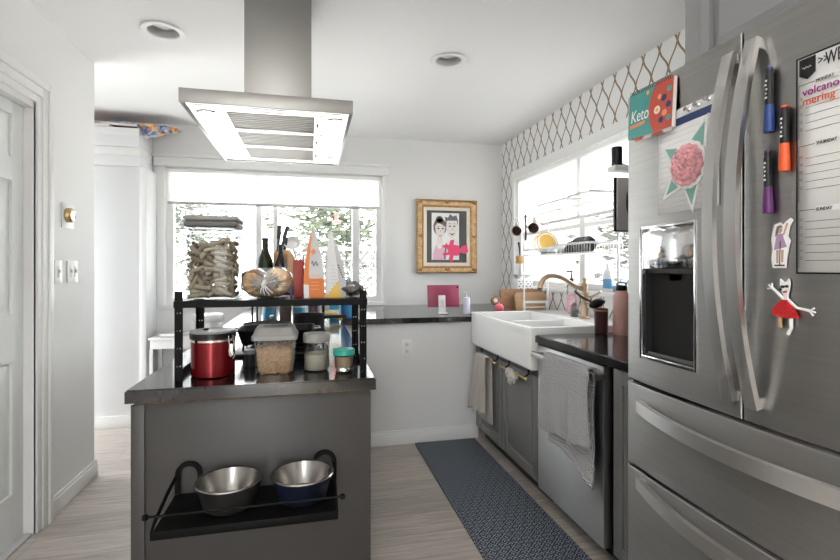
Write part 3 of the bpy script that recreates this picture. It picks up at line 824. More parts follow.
# bowed handles
def vhandle(parent, y, z0, z1):
    bm = nb(); pts = []
    for k in range(25):
        t = k / 24; s_ = 1 - (2 * t - 1) ** 2
        pts.append((xf(y) - .012 - .052 * s_, y + .006 * s_, z0 + (z1 - z0) * t))
    strap(bm, pts, (0, 1, 0), .030, .013)
    for z in (z0 + .012, z1 - .012): box(bm, xf(y) - .016, xf(y) + .004, y - .012, y + .012, z - .012, z + .012, .002)
    bmesh.ops.remove_doubles(bm, verts=bm.verts, dist=1e-5)
    obj('handle', bm, 'handle_steel', parent)
vhandle(dl, .917, .932, 1.738); vhandle(drr, .857, .930, 1.745)
def hhandle(parent, z):
    bm = nb(); pts = []
    for k in range(29):
        t = k / 28; s_ = 1 - (2 * t - 1) ** 2; y = 1.255 - t * .72
        pts.append((xf(y) - .010 - .050 * s_, y, z))
    strap(bm, pts, (0, 0, 1), .036, .016)
    for y in (1.245, .545): box(bm, xf(y) - .016, xf(y) + .004, y - .012, y + .012, z - .015, z + .015, .002)
    obj('handle', bm, 'handle_steel', parent)
hhandle(d1, .822); hhandle(d2, .590)

# cabinet above the fridge
uc = thing('upper_cabinet', 'gray wall cabinet above the refrigerator reaching the ceiling', 'cabinet', (1.5, .88, 1.84))
ux, uy0, uy1, uz0 = 1.20, .42, 1.328, 1.835
bm = nb(); box(bm, ux + .004, 1.855, uy0, uy1, uz0, ZC - .002, .001); obj('body', bm, 'upper_gray', uc)
for y0, y1 in ((uy0 + .01, .83), (.836, 1.246)):
    bm = nb(); fr = .034; x = ux - .014; z0, z1 = uz0 + .035, ZC - .05
    for a, c, d, e in ((y0, y0 + fr, z0, z1), (y1 - fr, y1, z0, z1), (y0 + fr, y1 - fr, z0, z0 + fr), (y0 + fr, y1 - fr, z1 - fr, z1)): box(bm, x, x + .018, a, c, d, e, .001)
    o_ = [(x + .016, a, d) for a, d in ((y0 + fr, z0 + fr), (y1 - fr, z0 + fr), (y1 - fr, z1 - fr), (y0 + fr, z1 - fr))]
    i_ = [(x + .002, a, d) for a, d in ((y0 + fr + .024, z0 + fr + .024), (y1 - fr - .035, z0 + fr + .024), (y1 - fr - .035, z1 - fr - .035), (y0 + fr + .024, z1 - fr - .035))]
    ov = [bm.verts.new(p) for p in o_]; iv = [bm.verts.new(p) for p in i_]
    for k in range(4): bm.faces.new((ov[k], ov[(k + 1) % 4], iv[(k + 1) % 4], iv[k]))
    bm.faces.new(iv)
    obj('door', bm, 'upper_gray', uc, 0)

# ------------------------------------------------------------------ things on the fridge door
U_, V_ = (0, -1, 0), (0, 0, 1); NF = (-1, 0, 0)      # picture-plane axes of the door: u runs to smaller y
def fo(y, z, off=.0): return (xf(y) - .0008 - off, y, z)
# desk calendar
ca = thing('desk_calendar', 'spiral desk calendar with teal and red cover on the refrigerator door', 'calendar', fo(1.19, 1.69))
def tilt(y, z): return (xf(y) - .004 - .02 * (1.768 - z) / .14, y, z)
bm = nb(); c0 = Vector(fo(1.285, 1.634, .0245)); Uc = (Vector(fo(1.094, 1.622, .0205)) - c0).normalized(); w_, h_ = .192, .138
Vc = Vector((.06, -.0, 1)).normalized(); Nc = Uc.cross(Vc)
prism(bm, [(0, 0), (w_, 0), (w_, h_), (0, h_)], c0, Uc, Vc, -Nc, .010); obj('page_block', bm, 'cal_pages', ca, 0)
c1 = c0 + Nc * .0006
bm = nb(); prism(bm, [(0, 0), (w_, 0), (w_, h_), (0, h_)], c1, Uc, Vc, Nc, .0006); cov = obj('cover', bm, 'cal_teal', ca, 0)
c2 = c1 + Nc * .0012
bm = nb(); arc = [(w_ + .0 + .098 * math.cos(a), .068 + .098 * math.sin(a)) for a in [PI / 2 + .35 + (PI - .35) * k / 24 for k in range(25)]]
arc = [(x, min(max(y, 0), h_)) for x, y in arc] + [(w_, 0), (w_, h_)]
prism(bm, arc, c2, Uc, Vc, Nc, .0005); obj('red_quarter', bm, 'cal_red', cov, 0)
c3 = c2 + Nc * .0008
ic = [((.132, .060), .013, 'cream'), ((.158, .088), .011, 'cal_navy'), ((.163, .045), .010, 'cal_orange'), ((.140, .095), .008, 'cal_orange'), ((.178, .065), .010, 'cal_navy'), ((.180, .028), .009, 'cal_teal'), ((.150, .028), .010, 'cal_navy'), ((.178, .108), .009, 'cal_teal')]
for (cx, cy), r, mm_ in ic:
    bm = nb(); prism(bm, ell(cx, cy, r, r * .9, 14), c3, Uc, Vc, Nc, .0004); obj('food_icon', bm, mm_, cov, 0)
bm = nb(); prism(bm, ell(.132, .060, .006, .006, 12), c3 + Nc * .0006, Uc, Vc, Nc, .0004); obj('food_icon', bm, 'bag_yellow', cov, 0)
text('lettering', 'Keto', .052, c3 + Uc * .012 + Vc * .048, Uc, Vc, 'paper', cov, sx=.8)
bm = nb(); prism(bm, [(.012, .030), (.078, .034), (.08, .044), (.011, .040)], c3, Uc, Vc, Nc, .0004); obj('orange_stroke', bm, 'cal_orange', cov, 0)
bm = nb(); prism(bm, ell(.088, .122, .007, .007, 10), c3, Uc, Vc, Nc, .0004); obj('round_mark', bm, 'bag_yellow', cov, 0)
bm = nb()
for k in range(22):
    p = c1 + Uc * (.008 + k * .0083) + Vc * h_
    tube(bm, [p + Nc * .005 * math.cos(a) + Vc * .005 * math.sin(a) for a in [j * PI / 4 for j in range(8)]], .0009, 4, closed=True)
obj('spiral_binding', bm, 'dark_gray', ca)
bm = nb(); cols = []
for k in range(4):
    prism(bm, [(.03 + k * .042, -.010), (.064 + k * .042, -.010), (.064 + k * .042, .002), (.03 + k * .042, .002)], c0 - Nc * .003, Uc, Vc, Nc, .0004, mi=k % 2)
obj('index_tab', bm, ['cal_red', 'cal_pages'], ca, 0)
# paper sheet
sh = thing('printed_sheet', 'white printed paper sheet with blue header band on refrigerator door', 'paper', fo(1.06, 1.53))
def strip_on_door(bm, y0, y1, z0, z1, off=0, t=.0006, slope=0):
    n = 8
    for k in range(n):
        a, c = y0 + (y1 - y0) * k / n, y0 + (y1 - y0) * (k + 1) / n
        q = [fo(a, z0, off), fo(c, z0, off), fo(c, z1, off), fo(a, z1, off)]
        bm.faces.new([bm.verts.new(p) for p in q])
bm = nb(); strip_on_door(bm, 1.172, .956, 1.392, 1.668, .001); bmesh.ops.remove_doubles(bm, verts=bm.verts, dist=1e-5); obj('sheet', bm, 'paper', sh, solid=.0006)
bm = nb(); strip_on_door(bm, 1.10, .958, 1.624, 1.644, .0018); obj('header_band', bm, 'header_blue', sh, 0)
bm = nb()
for k in range(15): strip_on_door(bm, 1.165, .963, 1.405 + k * .0145, 1.4058 + k * .0145, .0018)
obj('ruled_line', bm, 'bag_gray', sh, 0)
def pin(y, z, label):
    t = thing('push_magnet', label, 'magnet', fo(y, z, .0014), 'white magnets holding the printed sheet')
    bm = nb(); lathe(bm, [(.006, 0), (.0065, .002), (.004, .005), (.004, .009), (.006, .012), (.0055, .0145)], fo(y, z, .0014), 14, mtx=Matrix.Rotation(-PI / 2, 4, 'Y')); obj('magnet_body', bm, 'chrome', t)
pin(1.052, 1.655, 'leftmost of three small magnets along the top of the printed sheet')
pin(1.02, 1.657, 'middle of three small magnets along the top of the printed sheet')
pin(.986, 1.660, 'rightmost of three small magnets along the top of the printed sheet')
# star ornament with yarn rosette
so = thing('star_ornament', 'handmade teal star ornament with pink yarn rosette on refrigerator', 'ornament', fo(1.06, 1.515))
bm = nb(); bm2 = nb(); cyy, czz = 1.046, 1.508
angs = [62, 145, 218, 275, 340]; R1 = [.132, .128, .128, .125, .095]; pts = []; inn = []
for k in range(5):
    a = math.radians(angs[k]); nx = math.radians((angs[k] + (angs[(k + 1) % 5] + (360 if k == 4 else 0))) / 2)
    pts += [(R1[k] * math.cos(a), R1[k] * math.sin(a)), (.058 * math.cos(nx), .058 * math.sin(nx))]
o0 = Vector(fo(cyy, czz, .0035)); Us = (Vector(fo(.98, czz, .0035)) - Vector(fo(1.12, czz, .0035))).normalized(); Ns = Us.cross(Vector(V_))
prism(bm, pts, o0, Us, V_, Ns, .003); obj('star_frame', bm, 'trim_white', so, 0)
prism(bm2, [(x * .84, y * .84) for x, y in pts], o0 + Ns * .003, Us, V_, Ns, .001); obj('star_fill', bm2, 'star_teal', so, 0)
bm = nb(); sc_ = []
for k in range(64): r = .060 + .0035 * abs(math.sin(k * PI / 4)); sc_.append((r * math.cos(2 * PI * k / 64), r * math.sin(2 * PI * k / 64)))
prism(bm, sc_, o0 + Ns * .004, Us, V_, Ns, .004); obj('scalloped_disc', bm, 'paper', so, 0)
bm = nb()
for j, r in enumerate((.046, .034, .022, .009)):
    n = 40
    tube(bm, [o0 + Ns * (.012 + .003 * j + .003 * math.sin(k * 1.9 + j)) + Us * (r + .003 * math.sin(k * 2.3)) * math.cos(2 * PI * k / n) + Vector(V_) * (r + .003 * math.sin(k * 2.3)) * math.sin(2 * PI * k / n) for k in range(n)], .0078, 8, closed=True)
prism(bm, ell(0, 0, .048, .048, 30), o0 + Ns * .008, Us, V_, Ns, .004)
obj('yarn_rosette', bm, 'yarn_pink', so)
# markers
def marker(y, z0, z1, m_, label, capdown=True):
    t = thing('marker_pen', label, 'marker', fo(y, z0, .002), 'magnetic markers on the refrigerator')
    r = .0085; x, _, _ = fo(y, z0, r + .001)
    zc = z0 + (z1 - z0) * .42
    bm = nb(); lathe(bm, [(r * .9, zc), (r * .95, zc + .002), (r * .95, z1 - .012), (r * .8, z1 - .009), (r * .8, z1)], (x, y, 0), 20); obj('barrel', bm, 'black_plastic', t)
    bm = nb(); lathe(bm, [(r * 1.15, z0), (r * 1.2, z0 + .001), (r * 1.2, z0 + .018), (r * 1.02, zc - .002), (r * 1.0, zc + .002)], (x, y, 0), 20); obj('cap', bm, m_, t)
    bm = nb(); lathe(bm, [(r * .78, z1), (r * .78, z1 + .004), (r * .6, z1 + .005)], (x, y, 0), 16); obj('end_plug', bm, m_, t)
    bm = nb()
    for k in range(5): box(bm, x - r * .97, x - r * .8, y - .002 + .001 * (k % 2), y + .003 - .001 * (k % 3), zc + .015 + k * .009, zc + .019 + k * .009)
    obj('print_mark', bm, 'paper', t, 0)
marker(.821, 1.530, 1.664, 'marker_blue', 'black marker with blue cap, topmost on the refrigerator door')
marker(.788, 1.440, 1.572, 'marker_orange', 'black marker with orange cap on the refrigerator door')
marker(.824, 1.357, 1.487, 'marker_purple', 'black marker with purple cap, lowest on the refrigerator door')
# weekly planner board
wp = thing('weekly_planner', 'white weekly planner board with purple handwriting on refrigerator', 'planner board', fo(.62, 1.44))
wy0, wy1, wz0, wz1 = .770, .478, 1.228, 1.664
bm = nb(); strip_on_door(bm, wy0, wy1, wz0, wz1, .001); bmesh.ops.remove_doubles(bm, verts=bm.verts, dist=1e-5); obj('board_sheet', bm, 'board_white', wp, solid=.001)
bm = nb(); e_ = .0035
for a, c, d, e in ((wy0, wy0 - e_, wz0, wz1), (wy1 + e_, wy1, wz0, wz1), (wy0, wy1, wz0, wz0 + e_), (wy0, wy1, wz1 - e_, wz1)): strip_on_door(bm, a, c, d, e, .0022)
obj('black_border', bm, 'black_plastic', wp, 0)
o1 = lambda y, z: Vector(fo(y, z, .0026))
bm = nb(); prism(bm, [(0, 0), (.016, -.010), (.032, 0), (.032, .032), (0, .032)], o1(.763, 1.626), U_, V_, NF, .0003); tg_ = obj('corner_tag', bm, 'black_plastic', wp, 0)
bm = nb(); tube(bm, [Vector(fo(.757 - .0025 * k, 1.640 + .002 * math.sin(k * 2.4), .0033)) for k in range(8)], .0006, 4); obj('scribble', bm, 'paper', tg_)
text('lettering', '>>', .024, o1(.728, 1.636), U_, V_, 'ink', wp, sx=.7)
text('lettering', 'WE', .036, o1(.7145, 1.631), U_, V_, 'ink', wp, sx=.56)
bm = nb()
def rules(z0, n, dz):
    for k in range(n):
        z = z0 - k * dz
        strip_on_door(bm, .752, .49, z, z + .0008, .0026)
        p = [Vector(fo(.7595, z + .005, .0026)) + Vector((0, .0026 * math.cos(a), .0026 * math.sin(a))) for a in [j * PI / 5 for j in range(10)]]
        tube(bm, p, .0003, 3, closed=True)
rules(1.575, 5, .0155); rules(1.458, 5, .0155); rules(1.332, 6, .0155)
for z in (1.607, 1.484, 1.355): strip_on_door(bm, .764, .49, z, z + .0011, .0026); 
for z0, z1 in ((1.607, 1.5), (1.484, 1.372), (1.355, 1.24)): strip_on_door(bm, .7645, .7636, z1, z0, .0026)
obj('ruled_line', bm, 'ink', wp, 0)
for w_, z in (('MONDAY', 1.6035), ('THURSDAY', 1.4805), ('SUNDAY', 1.3515)):
    bm = nb(); strip_on_door(bm, .733, .69, z - .001, z + .010, .0028); lb = obj('day_label', bm, 'board_white', wp, 0)
    text('lettering', w_, .0088, Vector(fo(.731, z + .0005, .0032)), U_, V_, 'ink', lb, sx=.85)
text('handwriting', 'volcano', .022, o1(.757, 1.584), U_, (0, -.08, 1), 'hand_purple', wp, sx=1.0)
text('handwriting', 'mering', .022, o1(.757, 1.565), U_, (0, -.08, 1), 'hand_red', wp, sx=1.0)
# photo cut-out of a girl and the paper doll
gm = thing('cutout_magnet', 'small photo cutout of a person in violet dress with scooter on refrigerator', 'magnet', fo(.80, 1.288))
bm = nb(); op = [(-.016, -.05), (.012, -.05), (.014, -.03), (.018, -.008), (.022, .006), (.016, .016), (.020, .036), (.028, .048), (.022, .053), (.012, .046), (.006, .040), (.0, .046), (-.012, .042), (-.016, .028), (-.020, .010), (-.016, -.01), (-.02, -.03)]
og = Vector(fo(.802, 1.290, .001)); prism(bm, op, og, U_, V_, NF, .0025); obj('white_backing', bm, 'paper', gm, 0)
og2 = og + Vector((-.0026, 0, 0))
bm = nb(); prism(bm, [(-.013, -.012), (.015, -.006), (.008, .012), (.006, .022), (-.007, .022), (-.009, .010)], og2, U_, V_, NF, .0005); obj('dress', bm, 'dress_violet', gm, 0)
bm = nb(); prism(bm, ell(-.001, .030, .006, .007, 14), og2, U_, V_, NF, .0005); obj('face', bm, 'skin', gm, 0)
bm = nb(); prism(bm, [(.006, .018), (.010, .020), (.018, .042), (.014, .044)], og2, U_, V_, NF, .0005); obj('arm', bm, 'skin', gm, 0)
bm = nb(); prism(bm, [(-.008, -.040), (-.004, -.040), (-.003, -.012), (-.008, -.012)], og2, U_, V_, NF, .0005); obj('leg', bm, 'skin', gm, 0)
bm = nb(); prism(bm, [(.003, -.038), (.007, -.038), (.008, -.012), (.003, -.012)], og2, U_, V_, NF, .0005); obj('leg', bm, 'skin', gm, 0)
bm = nb(); prism(bm, [(-.009, .028), (-.006, .038), (.002, .040), (.006, .035), (-.001, .035), (-.005, .022), (-.010, .016)], og2, U_, V_, NF, .0008); obj('hair', bm, 'hair_dark', gm, 0)
bm = nb(); prism(bm, [(-.001, -.044), (.0005, -.044), (.002, .006), (.0005, .006)], og2 + Vector((-.0006, 0, 0)), U_, V_, NF, .0005); prism(bm, [(-.012, -.046), (.010, -.046), (.010, -.043), (-.012, -.043)], og2, U_, V_, NF, .0006); obj('scooter', bm, 'ink', gm, 0)
pd = thing('paper_doll', 'handmade white cardboard doll with red glitter skirt on refrigerator', 'paper craft', fo(.79, 1.14))
op_ = Vector(fo(.788, 1.145, .002))
def dv(u_, v_, n_=0): return op_ + Vector((-n_, -u_, v_))
bm = nb(); prism(bm, [(-.009, .043), (-.008, .056), (-.013, .060), (-.012, .072), (-.006, .066), (.002, .067), (.006, .073), (.008, .062), (.006, .050), (.003, .040), (.004, .026), (-.006, .026), (-.005, .040)], op_, U_, V_, NF, .004); obj('head', bm, 'paper', pd, 0)
bm = nb(); prism(bm, ell(-.006, .056, .0045, .003, 10), op_ + Vector((-.004, 0, 0)), U_, V_, NF, .0008); prism(bm, ell(.002, .057, .0045, .003, 10), op_ + Vector((-.004, 0, 0)), U_, V_, NF, .0008); prism(bm, ell(-.011, .050, .003, .0026, 10), op_ + Vector((-.004, 0, 0)), U_, V_, NF, .0008); obj('sunglasses', bm, 'ink', pd, 0)
bm = nb(); prism(bm, [(-.007, .046), (.004, .049), (.002, .044), (-.004, .043)], op_ + Vector((-.004, 0, 0)), U_, V_, NF, .0008); obj('mouth', bm, 'cal_red', pd, 0)
bm = nb(); prism(bm, [(-.028, -.004), (-.026, .010), (-.018, .018), (-.006, .029), (.005, .029), (.014, .016), (.022, .003), (.026, -.007), (.0, -.009)], op_ + Vector((-.001, 0, 0)), U_, V_, NF, .007); obj('skirt', bm, 'skirt_red', pd, 0)
for pp in ([(-.005, .030), (-.020, .044), (-.030, .052)], [(.004, .030), (.022, .014), (.036, .012), (.048, .010)]):
    bm = nb(); tube(bm, [dv(a, c, .003) for a, c in pp], .003, 7)
    e = pp[-1]; d_ = Vector((e[0] - pp[-2][0], e[1] - pp[-2][1])).normalized()
    for s_ in (-.8, 0, .8):
        q = Vector((d_.x * math.cos(s_) - d_.y * math.sin(s_), d_.x * math.sin(s_) + d_.y * math.cos(s_))) * .011
        tube(bm, [dv(e[0], e[1], .003), dv(e[0] + q.x, e[1] + q.y, .003)], .0018, 6)
    obj('arm', bm, 'paper', pd)
for pp, mm_ in (([(-.013, -.006), (-.012, -.030)], 'board_light'), ([(.010, -.006), (.011, -.028), (.004, -.042)], 'paper')):
    bm = nb(); tube(bm, [dv(a, c, .003) for a, c in pp], .0036, 7); obj('leg', bm, mm_, pd)

# ------------------------------------------------------------------ left side: tall cabinet, boxes, table, wall fittings
tcab = thing('tall_cabinet', 'tall white cabinet in the alcove left of the back window', 'cabinet', (-1.6, 4.27, 0))
bm = nb(); box(bm, -2.36, -1.258, 4.12, 4.415, 0, 2.03, .002); obj('body', bm, 'cabinet_white', tcab)
bm = nb(); box(bm, -1.297, -1.252, 4.114, 4.121, .105, 2.03, .001); obj('corner_trim', bm, 'trim_white', tcab)
bm = nb(); box(bm, -2.36, -1.246, 4.106, 4.12, 0, .095, .003); box(bm, -1.258, -1.246, 4.12, 4.30, 0, .095, .003); obj('plinth', bm, 'trim_white', tcab)
bm = nb()
for k in range(9): box(bm, -1.595, -1.505, 4.1185, 4.1205, .51 + k * .023, .516 + k * .023)
obj('louver_vent', bm, 'cabinet_white', tcab)
def flatbox(z0, z1, x1, y0, label):
    t = thing('storage_box', label, 'box', (x1 - .3, 4.2, z0), 'white boxes on the tall cabinet')
    bm = nb(); box(bm, x1 - .62, x1, y0, 4.41, z0, z1 - .022, .003); obj('box_body', bm, 'cabinet_white', t)
    bm = nb(); box(bm, x1 - .624, x1 + .004, y0 - .004, 4.413, z1 - .060, z1, .003); obj('lid', bm, 'trim_white', t)
flatbox(2.032, 2.178, -1.292, 4.10, 'white flat storage box on the tall cabinet, lower of two')
flatbox(2.180, 2.325, -1.296, 4.09, 'white flat storage box on the tall cabinet, upper of two')
def sheetpile(name, pts, z, th, m_, label, droop=0):
    t = thing(name, label, 'magazine', (pts[0][0], pts[0][1], z), 'magazines near the ceiling')
    bm = nb(); prism(bm, pts, (0, 0, z), (1, 0, 0), (0, 1, 0), (0, 0, 1), th); obj('pages', bm, 'paper', t, 0)
    bm = nb(); prism(bm, pts, (0, 0, z + th), (1, 0, 0), (0, 1, 0), (0, 0, 1), .001); prism(bm, pts, (0, 0, z - .001), (1, 0, 0), (0, 1, 0), (0, 0, 1), .0009); obj('cover', bm, m_, t, 0)
sheetpile('magazine', [(-1.88, 4.1), (-1.5, 4.08), (-1.46, 4.36), (-1.86, 4.38)], 2.3275, .014, 'mag_a', 'brown covered magazine lying on the upper white box')
sheetpile('magazine', [(-1.56, 4.09), (-1.32, 4.12), (-1.34, 4.36), (-1.56, 4.33)], 2.345, .018, 'mag_d', 'dark red covered magazine on the upper white box')
mg = thing('magazine', 'colorful comic magazine hanging over the corner of the upper white box', 'magazine', (-1.3, 4.2, 2.37), 'magazines near the ceiling')
bm = nb(); prism(bm, [(-1.50, 4.10), (-1.14, 4.14), (-1.02, 4.26), (-1.20, 4.36), (-1.5, 4.34)], (0, 0, 2.366), (1, 0, 0), (0, 1, 0), (0, 0, 1), .012); obj('pages', bm, 'comic', mg, 0)
bm = nb(); v_ = [bm.verts.new(p) for p in ((-1.292, 4.085, 2.365), (-1.12, 4.13, 2.365), (-1.03, 4.25, 2.358), (-1.258, 4.16, 2.262), (-1.272, 4.09, 2.28))]; bm.faces.new(v_)
obj('page_flap', bm, 'comic', mg, 0, solid=.002)

st_ = thing('side_table', 'white slim side table under the back window beside tall cabinet', 'table', (-.98, 4.25, 0))
bm = nb(); box(bm, -1.235, -.74, 4.10, 4.38, .672, .69, .003); obj('tabletop', bm, 'enamel_white', st_)
bm = nb(); box(bm, -1.225, -.75, 4.11, 4.37, .60, .672, .002); obj('apron', bm, 'enamel_white', st_)
for x in (-1.215, -.76):
    for y in (4.12, 4.36):
        bm = nb(); box(bm, x - .012, x + .012, y - .012, y + .012, 0, .60, .002); obj('leg', bm, 'enamel_white', st_)
bm = nb(); box(bm, -1.225, -.75, 4.11, 4.37, .16, .175, .002); obj('lower_shelf', bm, 'enamel_white', st_)
for (x, y, z, w, d, th, a, m_, lb) in ((-1.10, 4.22, .691, .16, .21, .012, .3, 'mag_a', 'open brown magazine at the bottom of the side table pile'), (-1.06, 4.2, .705, .15, .2, .010, -.25, 'bag_gray', 'grayish magazine on top of the side table pile')):
    t = thing('magazine', lb, 'magazine', (x, y, z), 'magazines on the side table')
    bm = nb(); box(bm, x - w / 2, x + w / 2, y - d / 2, y + d / 2, z, z + th, rot=Matrix.Rotation(a, 4, 'Z')); obj('pages', bm, 'paper', t, 0)
    bm = nb(); box(bm, x - w / 2, x + w / 2, y - d / 2, y + d / 2, z + th, z + th + .0012, rot=Matrix.Rotation(a, 4, 'Z'), piv=(x, y, z)); obj('cover', bm, m_, t, 0)
for (x, z, r, lb) in ((-1.12, .176, .052, 'rolled beige towel on the lower shelf, left one'), (-1.0, .176, .05, 'rolled beige towel on the lower shelf, right one')):
    t = thing('rolled_towel', lb, 'towel', (x, 4.2, z), 'rolled towels under the side table')
    bm = nb(); pts = [(x + (.012 + (r - .016) * k / 60) * math.cos(k * .32), 4.13, z + r + (.012 + (r - .016) * k / 60) * math.sin(k * .32)) for k in range(61)]
    a = [bm.verts.new(p) for p in pts]; c = [bm.verts.new((p[0], 4.33, p[2])) for p in pts]
    for k in range(60): bm.faces.new((a[k], a[k + 1], c[k + 1], c[k]))
    obj('roll', bm, 'cream', t, solid=.008)
vp_ = thing('plant_vase', 'thin leafy sprig in a white vase on the side table', 'plant', (-.99, 4.22, .691))
bm = nb(); lathe(bm, [(.03, 0), (.042, .02), (.045, .07), (.028, .13), (.02, .16), (.026, .18), (.022, .178), (.016, .16)], (-.85, 4.24, .691), 24, cap1=False); obj('vase', bm, 'enamel_white', vp_)
bm = nb(); bl_ = nb(); rnd = random.Random(5)
for k in range(6):
    dx_, dy_ = rnd.uniform(-.20, .05), rnd.uniform(-.05, .05); h_ = rnd.uniform(.36, .46)
    pts = [Vector((-.85 + dx_ * (t / 6) ** 1.6, 4.24 + dy_ * t / 6, .80 + h_ * t / 6)) for t in range(7)]
    tube(bm, pts, .0022, 5)
    for t in range(3, 7):
        for s_ in range(3):
            d_ = Vector((rnd.uniform(-1, 1), rnd.uniform(-.6, .6), rnd.uniform(-.2, .8))).normalized() * rnd.uniform(.03, .05)
            n_ = d_.cross(Vector((0, 1, .3))).normalized() * .007
            p = pts[t]; bl_.faces.new([bl_.verts.new(q) for q in (p, p + d_ * .5 + n_, p + d_, p + d_ * .5 - n_)])
obj('stem', bm, 'bark', vp_); obj('leaves', bl_, 'leaf', vp_, 0)

# thermostat, switches and outlet
th = thing('thermostat', 'round brass thermostat dial on white square plate on left wall', 'thermostat', (XL, 2.864, 1.515))
bm = nb(); box(bm, XL + .0005, XL + .006, 2.80, 2.93, 1.45, 1.58, .002); obj('wall_plate', bm, 'trim_white', th)
bm = nb(); lathe(bm, [(.038, .006), (.038, .024), (.034, .031), (.030, .033)], (XL, 2.855, 1.518), 36, mtx=Matrix.Rotation(PI / 2, 4, 'Y')); obj('dial_ring', bm, 'brass', th)
bm = nb(); lathe(bm, [(.030, .031), (.028, .035), (.004, .037)], (XL, 2.855, 1.518), 32, mtx=Matrix.Rotation(PI / 2, 4, 'Y')); obj('dial_face', bm, 'chrome', th)
def plate(y, label, double):
    t = thing('switch_plate', label, 'light switch', (XL, y, 1.22), 'switches on the left wall')
    w = .057 if double else .036
    bm = nb(); box(bm, XL + .0005, XL + .006, y - w, y + w, 1.162, 1.278, .002); obj('cover_plate', bm, 'trim_white', t)
    for k in ((-1, 1) if double else (0,)):
        bm = nb(); box(bm, XL + .005, XL + .0075, y + k * .024 - .010, y + k * .024 + .010, 1.192, 1.248, .001); sl = obj('switch_frame', bm, 'cream', t)
        bm = nb(); box(bm, XL + .006, XL + .016, y + k * .024 - .004, y + k * .024 + .004, 1.215, 1.232, .001); obj('toggle', bm, 'trim_white', sl)
plate(2.765, 'single white switch plate on left wall nearest the door', False); plate(2.915, 'double white switch plate on left wall under the thermostat', True)
ol = thing('wall_outlet', 'white duplex outlet on the half wall under the worktop', 'outlet', (.667, 3.29, .675))
bm = nb(); box(bm, .630, .704, 3.284, 3.2895, .615, .735, .002); obj('cover_plate', bm, 'trim_white', ol)
for z in (.700, .650):
    bm = nb(); box(bm, .652, .682, 3.2815, 3.285, z - .016, z + .016, .004); rc = obj('receptacle', bm, 'enamel_white', ol)
    for x in (.660, .672):
        bm = nb(); box(bm, x - .0015, x + .0015, 3.281, 3.2825, z - .004, z + .008); obj('slot', bm, 'black_gap', rc)

# ------------------------------------------------------------------ portrait on the back wall
pf = thing('framed_portrait', 'gold framed drawing of a smiling couple on the back wall', 'picture', (1.285, YB, 1.2))
px0, px1, pz0, pz1 = .985, 1.588, 1.19, 1.895; py = YB - .002
bm = nb()
def fring(bm, i0, i1, ya, yb, mi=0):
    """mitred frame ring between insets i0 and i1, sloping from depth ya to yb"""
    def rect(i, y): return [(px0 + i, y, pz0 + i), (px1 - i, y, pz0 + i), (px1 - i, y, pz1 - i), (px0 + i, y, pz1 - i)]
    a = [bm.verts.new(p) for p in rect(i0, ya)]; c = [bm.verts.new(p) for p in rect(i1, yb)]
    for k in range(4): bm.faces.new((a[k], a[(k + 1) % 4], c[(k + 1) % 4], c[k])).material_index = mi
fring(bm, 0, 0, py, py - .03); fring(bm, 0, .012, py - .03, py - .045, 1); fring(bm, .012, .022, py - .045, py - .036); fring(bm, .022, .05, py - .036, py - .030); fring(bm, .05, .062, py - .030, py - .034, 1); fring(bm, .062, .072, py - .034, py - .018)
for a, c, z in [(px0 + .02 + k * .0282, None, z) for k in range(21) for z in (pz0 + .012, pz1 - .012)]: lathe(bm, [(.001, -.006), (.008, -.003), (.008, .003), (.001, .006)], (a, py - .043, z), 8, mi=0)
for x in (px0 + .012, px1 - .012):
    for k in range(25): lathe(bm, [(.001, -.006), (.008, -.003), (.008, .003), (.001, .006)], (x, py - .043, pz0 + .02 + k * .0278), 8, mi=0)
for x, z in ((px0 + .03, pz0 + .03), (px1 - .03, pz0 + .03), (px0 + .03, pz1 - .03), (px1 - .03, pz1 - .03), ((px0 + px1) / 2, pz0 + .03), ((px0 + px1) / 2, pz1 - .03), (px0 + .03, (pz0 + pz1) / 2), (px1 - .03, (pz0 + pz1) / 2)):
    for s_ in (-1, 0, 1): lathe(bm, [(.001, -.012), (.012, -.006), (.014, .0), (.012, .006), (.001, .012)], (x + s_ * .014, py - .036, z + abs(s_) * .008), 10, mi=1)
obj('frame', bm, ['gold_frame', 'gold_dark'], pf)
bm = nb(); fring(bm, .070, .102, py - .020, py - .012); obj('liner', bm, 'cream', pf, 0)
bm = nb(); box(bm, px0 + .098, px1 - .098, py - .010, py - .001, pz0 + .098, pz1 - .098); obj('gray_mat', bm, 'mat_gray', pf, 0)
# the drawing: image axes u right, v up from the sheet's corner
ax0, az0, aw, ah = px0 + .150, pz0 + .128, .275, .452
AO = (ax0, py - .0105, az0); AU, AV, AN = (1, 0, 0), (0, 0, 1), (0, -1, 0)
lay = [0]
def art(name, pts, m_, k, parent=None):
    bm = nb(); prism(bm, [(u * aw, v * ah) for u, v in pts], (ax0, py - .0105 - k * .0007, az0), AU, AV, AN, .0006); return obj(name, bm, m_, parent or pf, 0)
pp_ = art('drawing_paper', [(0, 0), (1, 0), (1, 1), (0, 1)], 'paper', 0)
art('woman_hair', [(u, v) for u, v in ell(.30, .70, .24, .19, 22)], 'hair_dark', 1, pp_)
art('hair_bun', ell(.28, .86, .13, .075, 16), 'hair_dark', 1, pp_)
art('woman_face', [(.12, .72), (.16, .56), (.30, .42), (.44, .54), (.50, .70), (.36, .76), (.22, .78)], 'skin_line', 2, pp_)
art('woman_neck', [(.22, .50), (.38, .50), (.40, .34), (.20, .34)], 'skin_line', 1.5, pp_)
art('woman_dress', [(.04, .0), (.52, .0), (.50, .16), (.38, .34), (.34, .24), (.22, .24), (.18, .34), (.06, .14)], 'dress_pink', 2.5, pp_)
art('man_hair', [(.50, .80), (.48, .92), (.60, .90), (.66, .98), (.78, .93), (.90, .96), (.96, .84), (.94, .74), (.54, .72)], 'hair_gray', 1, pp_)
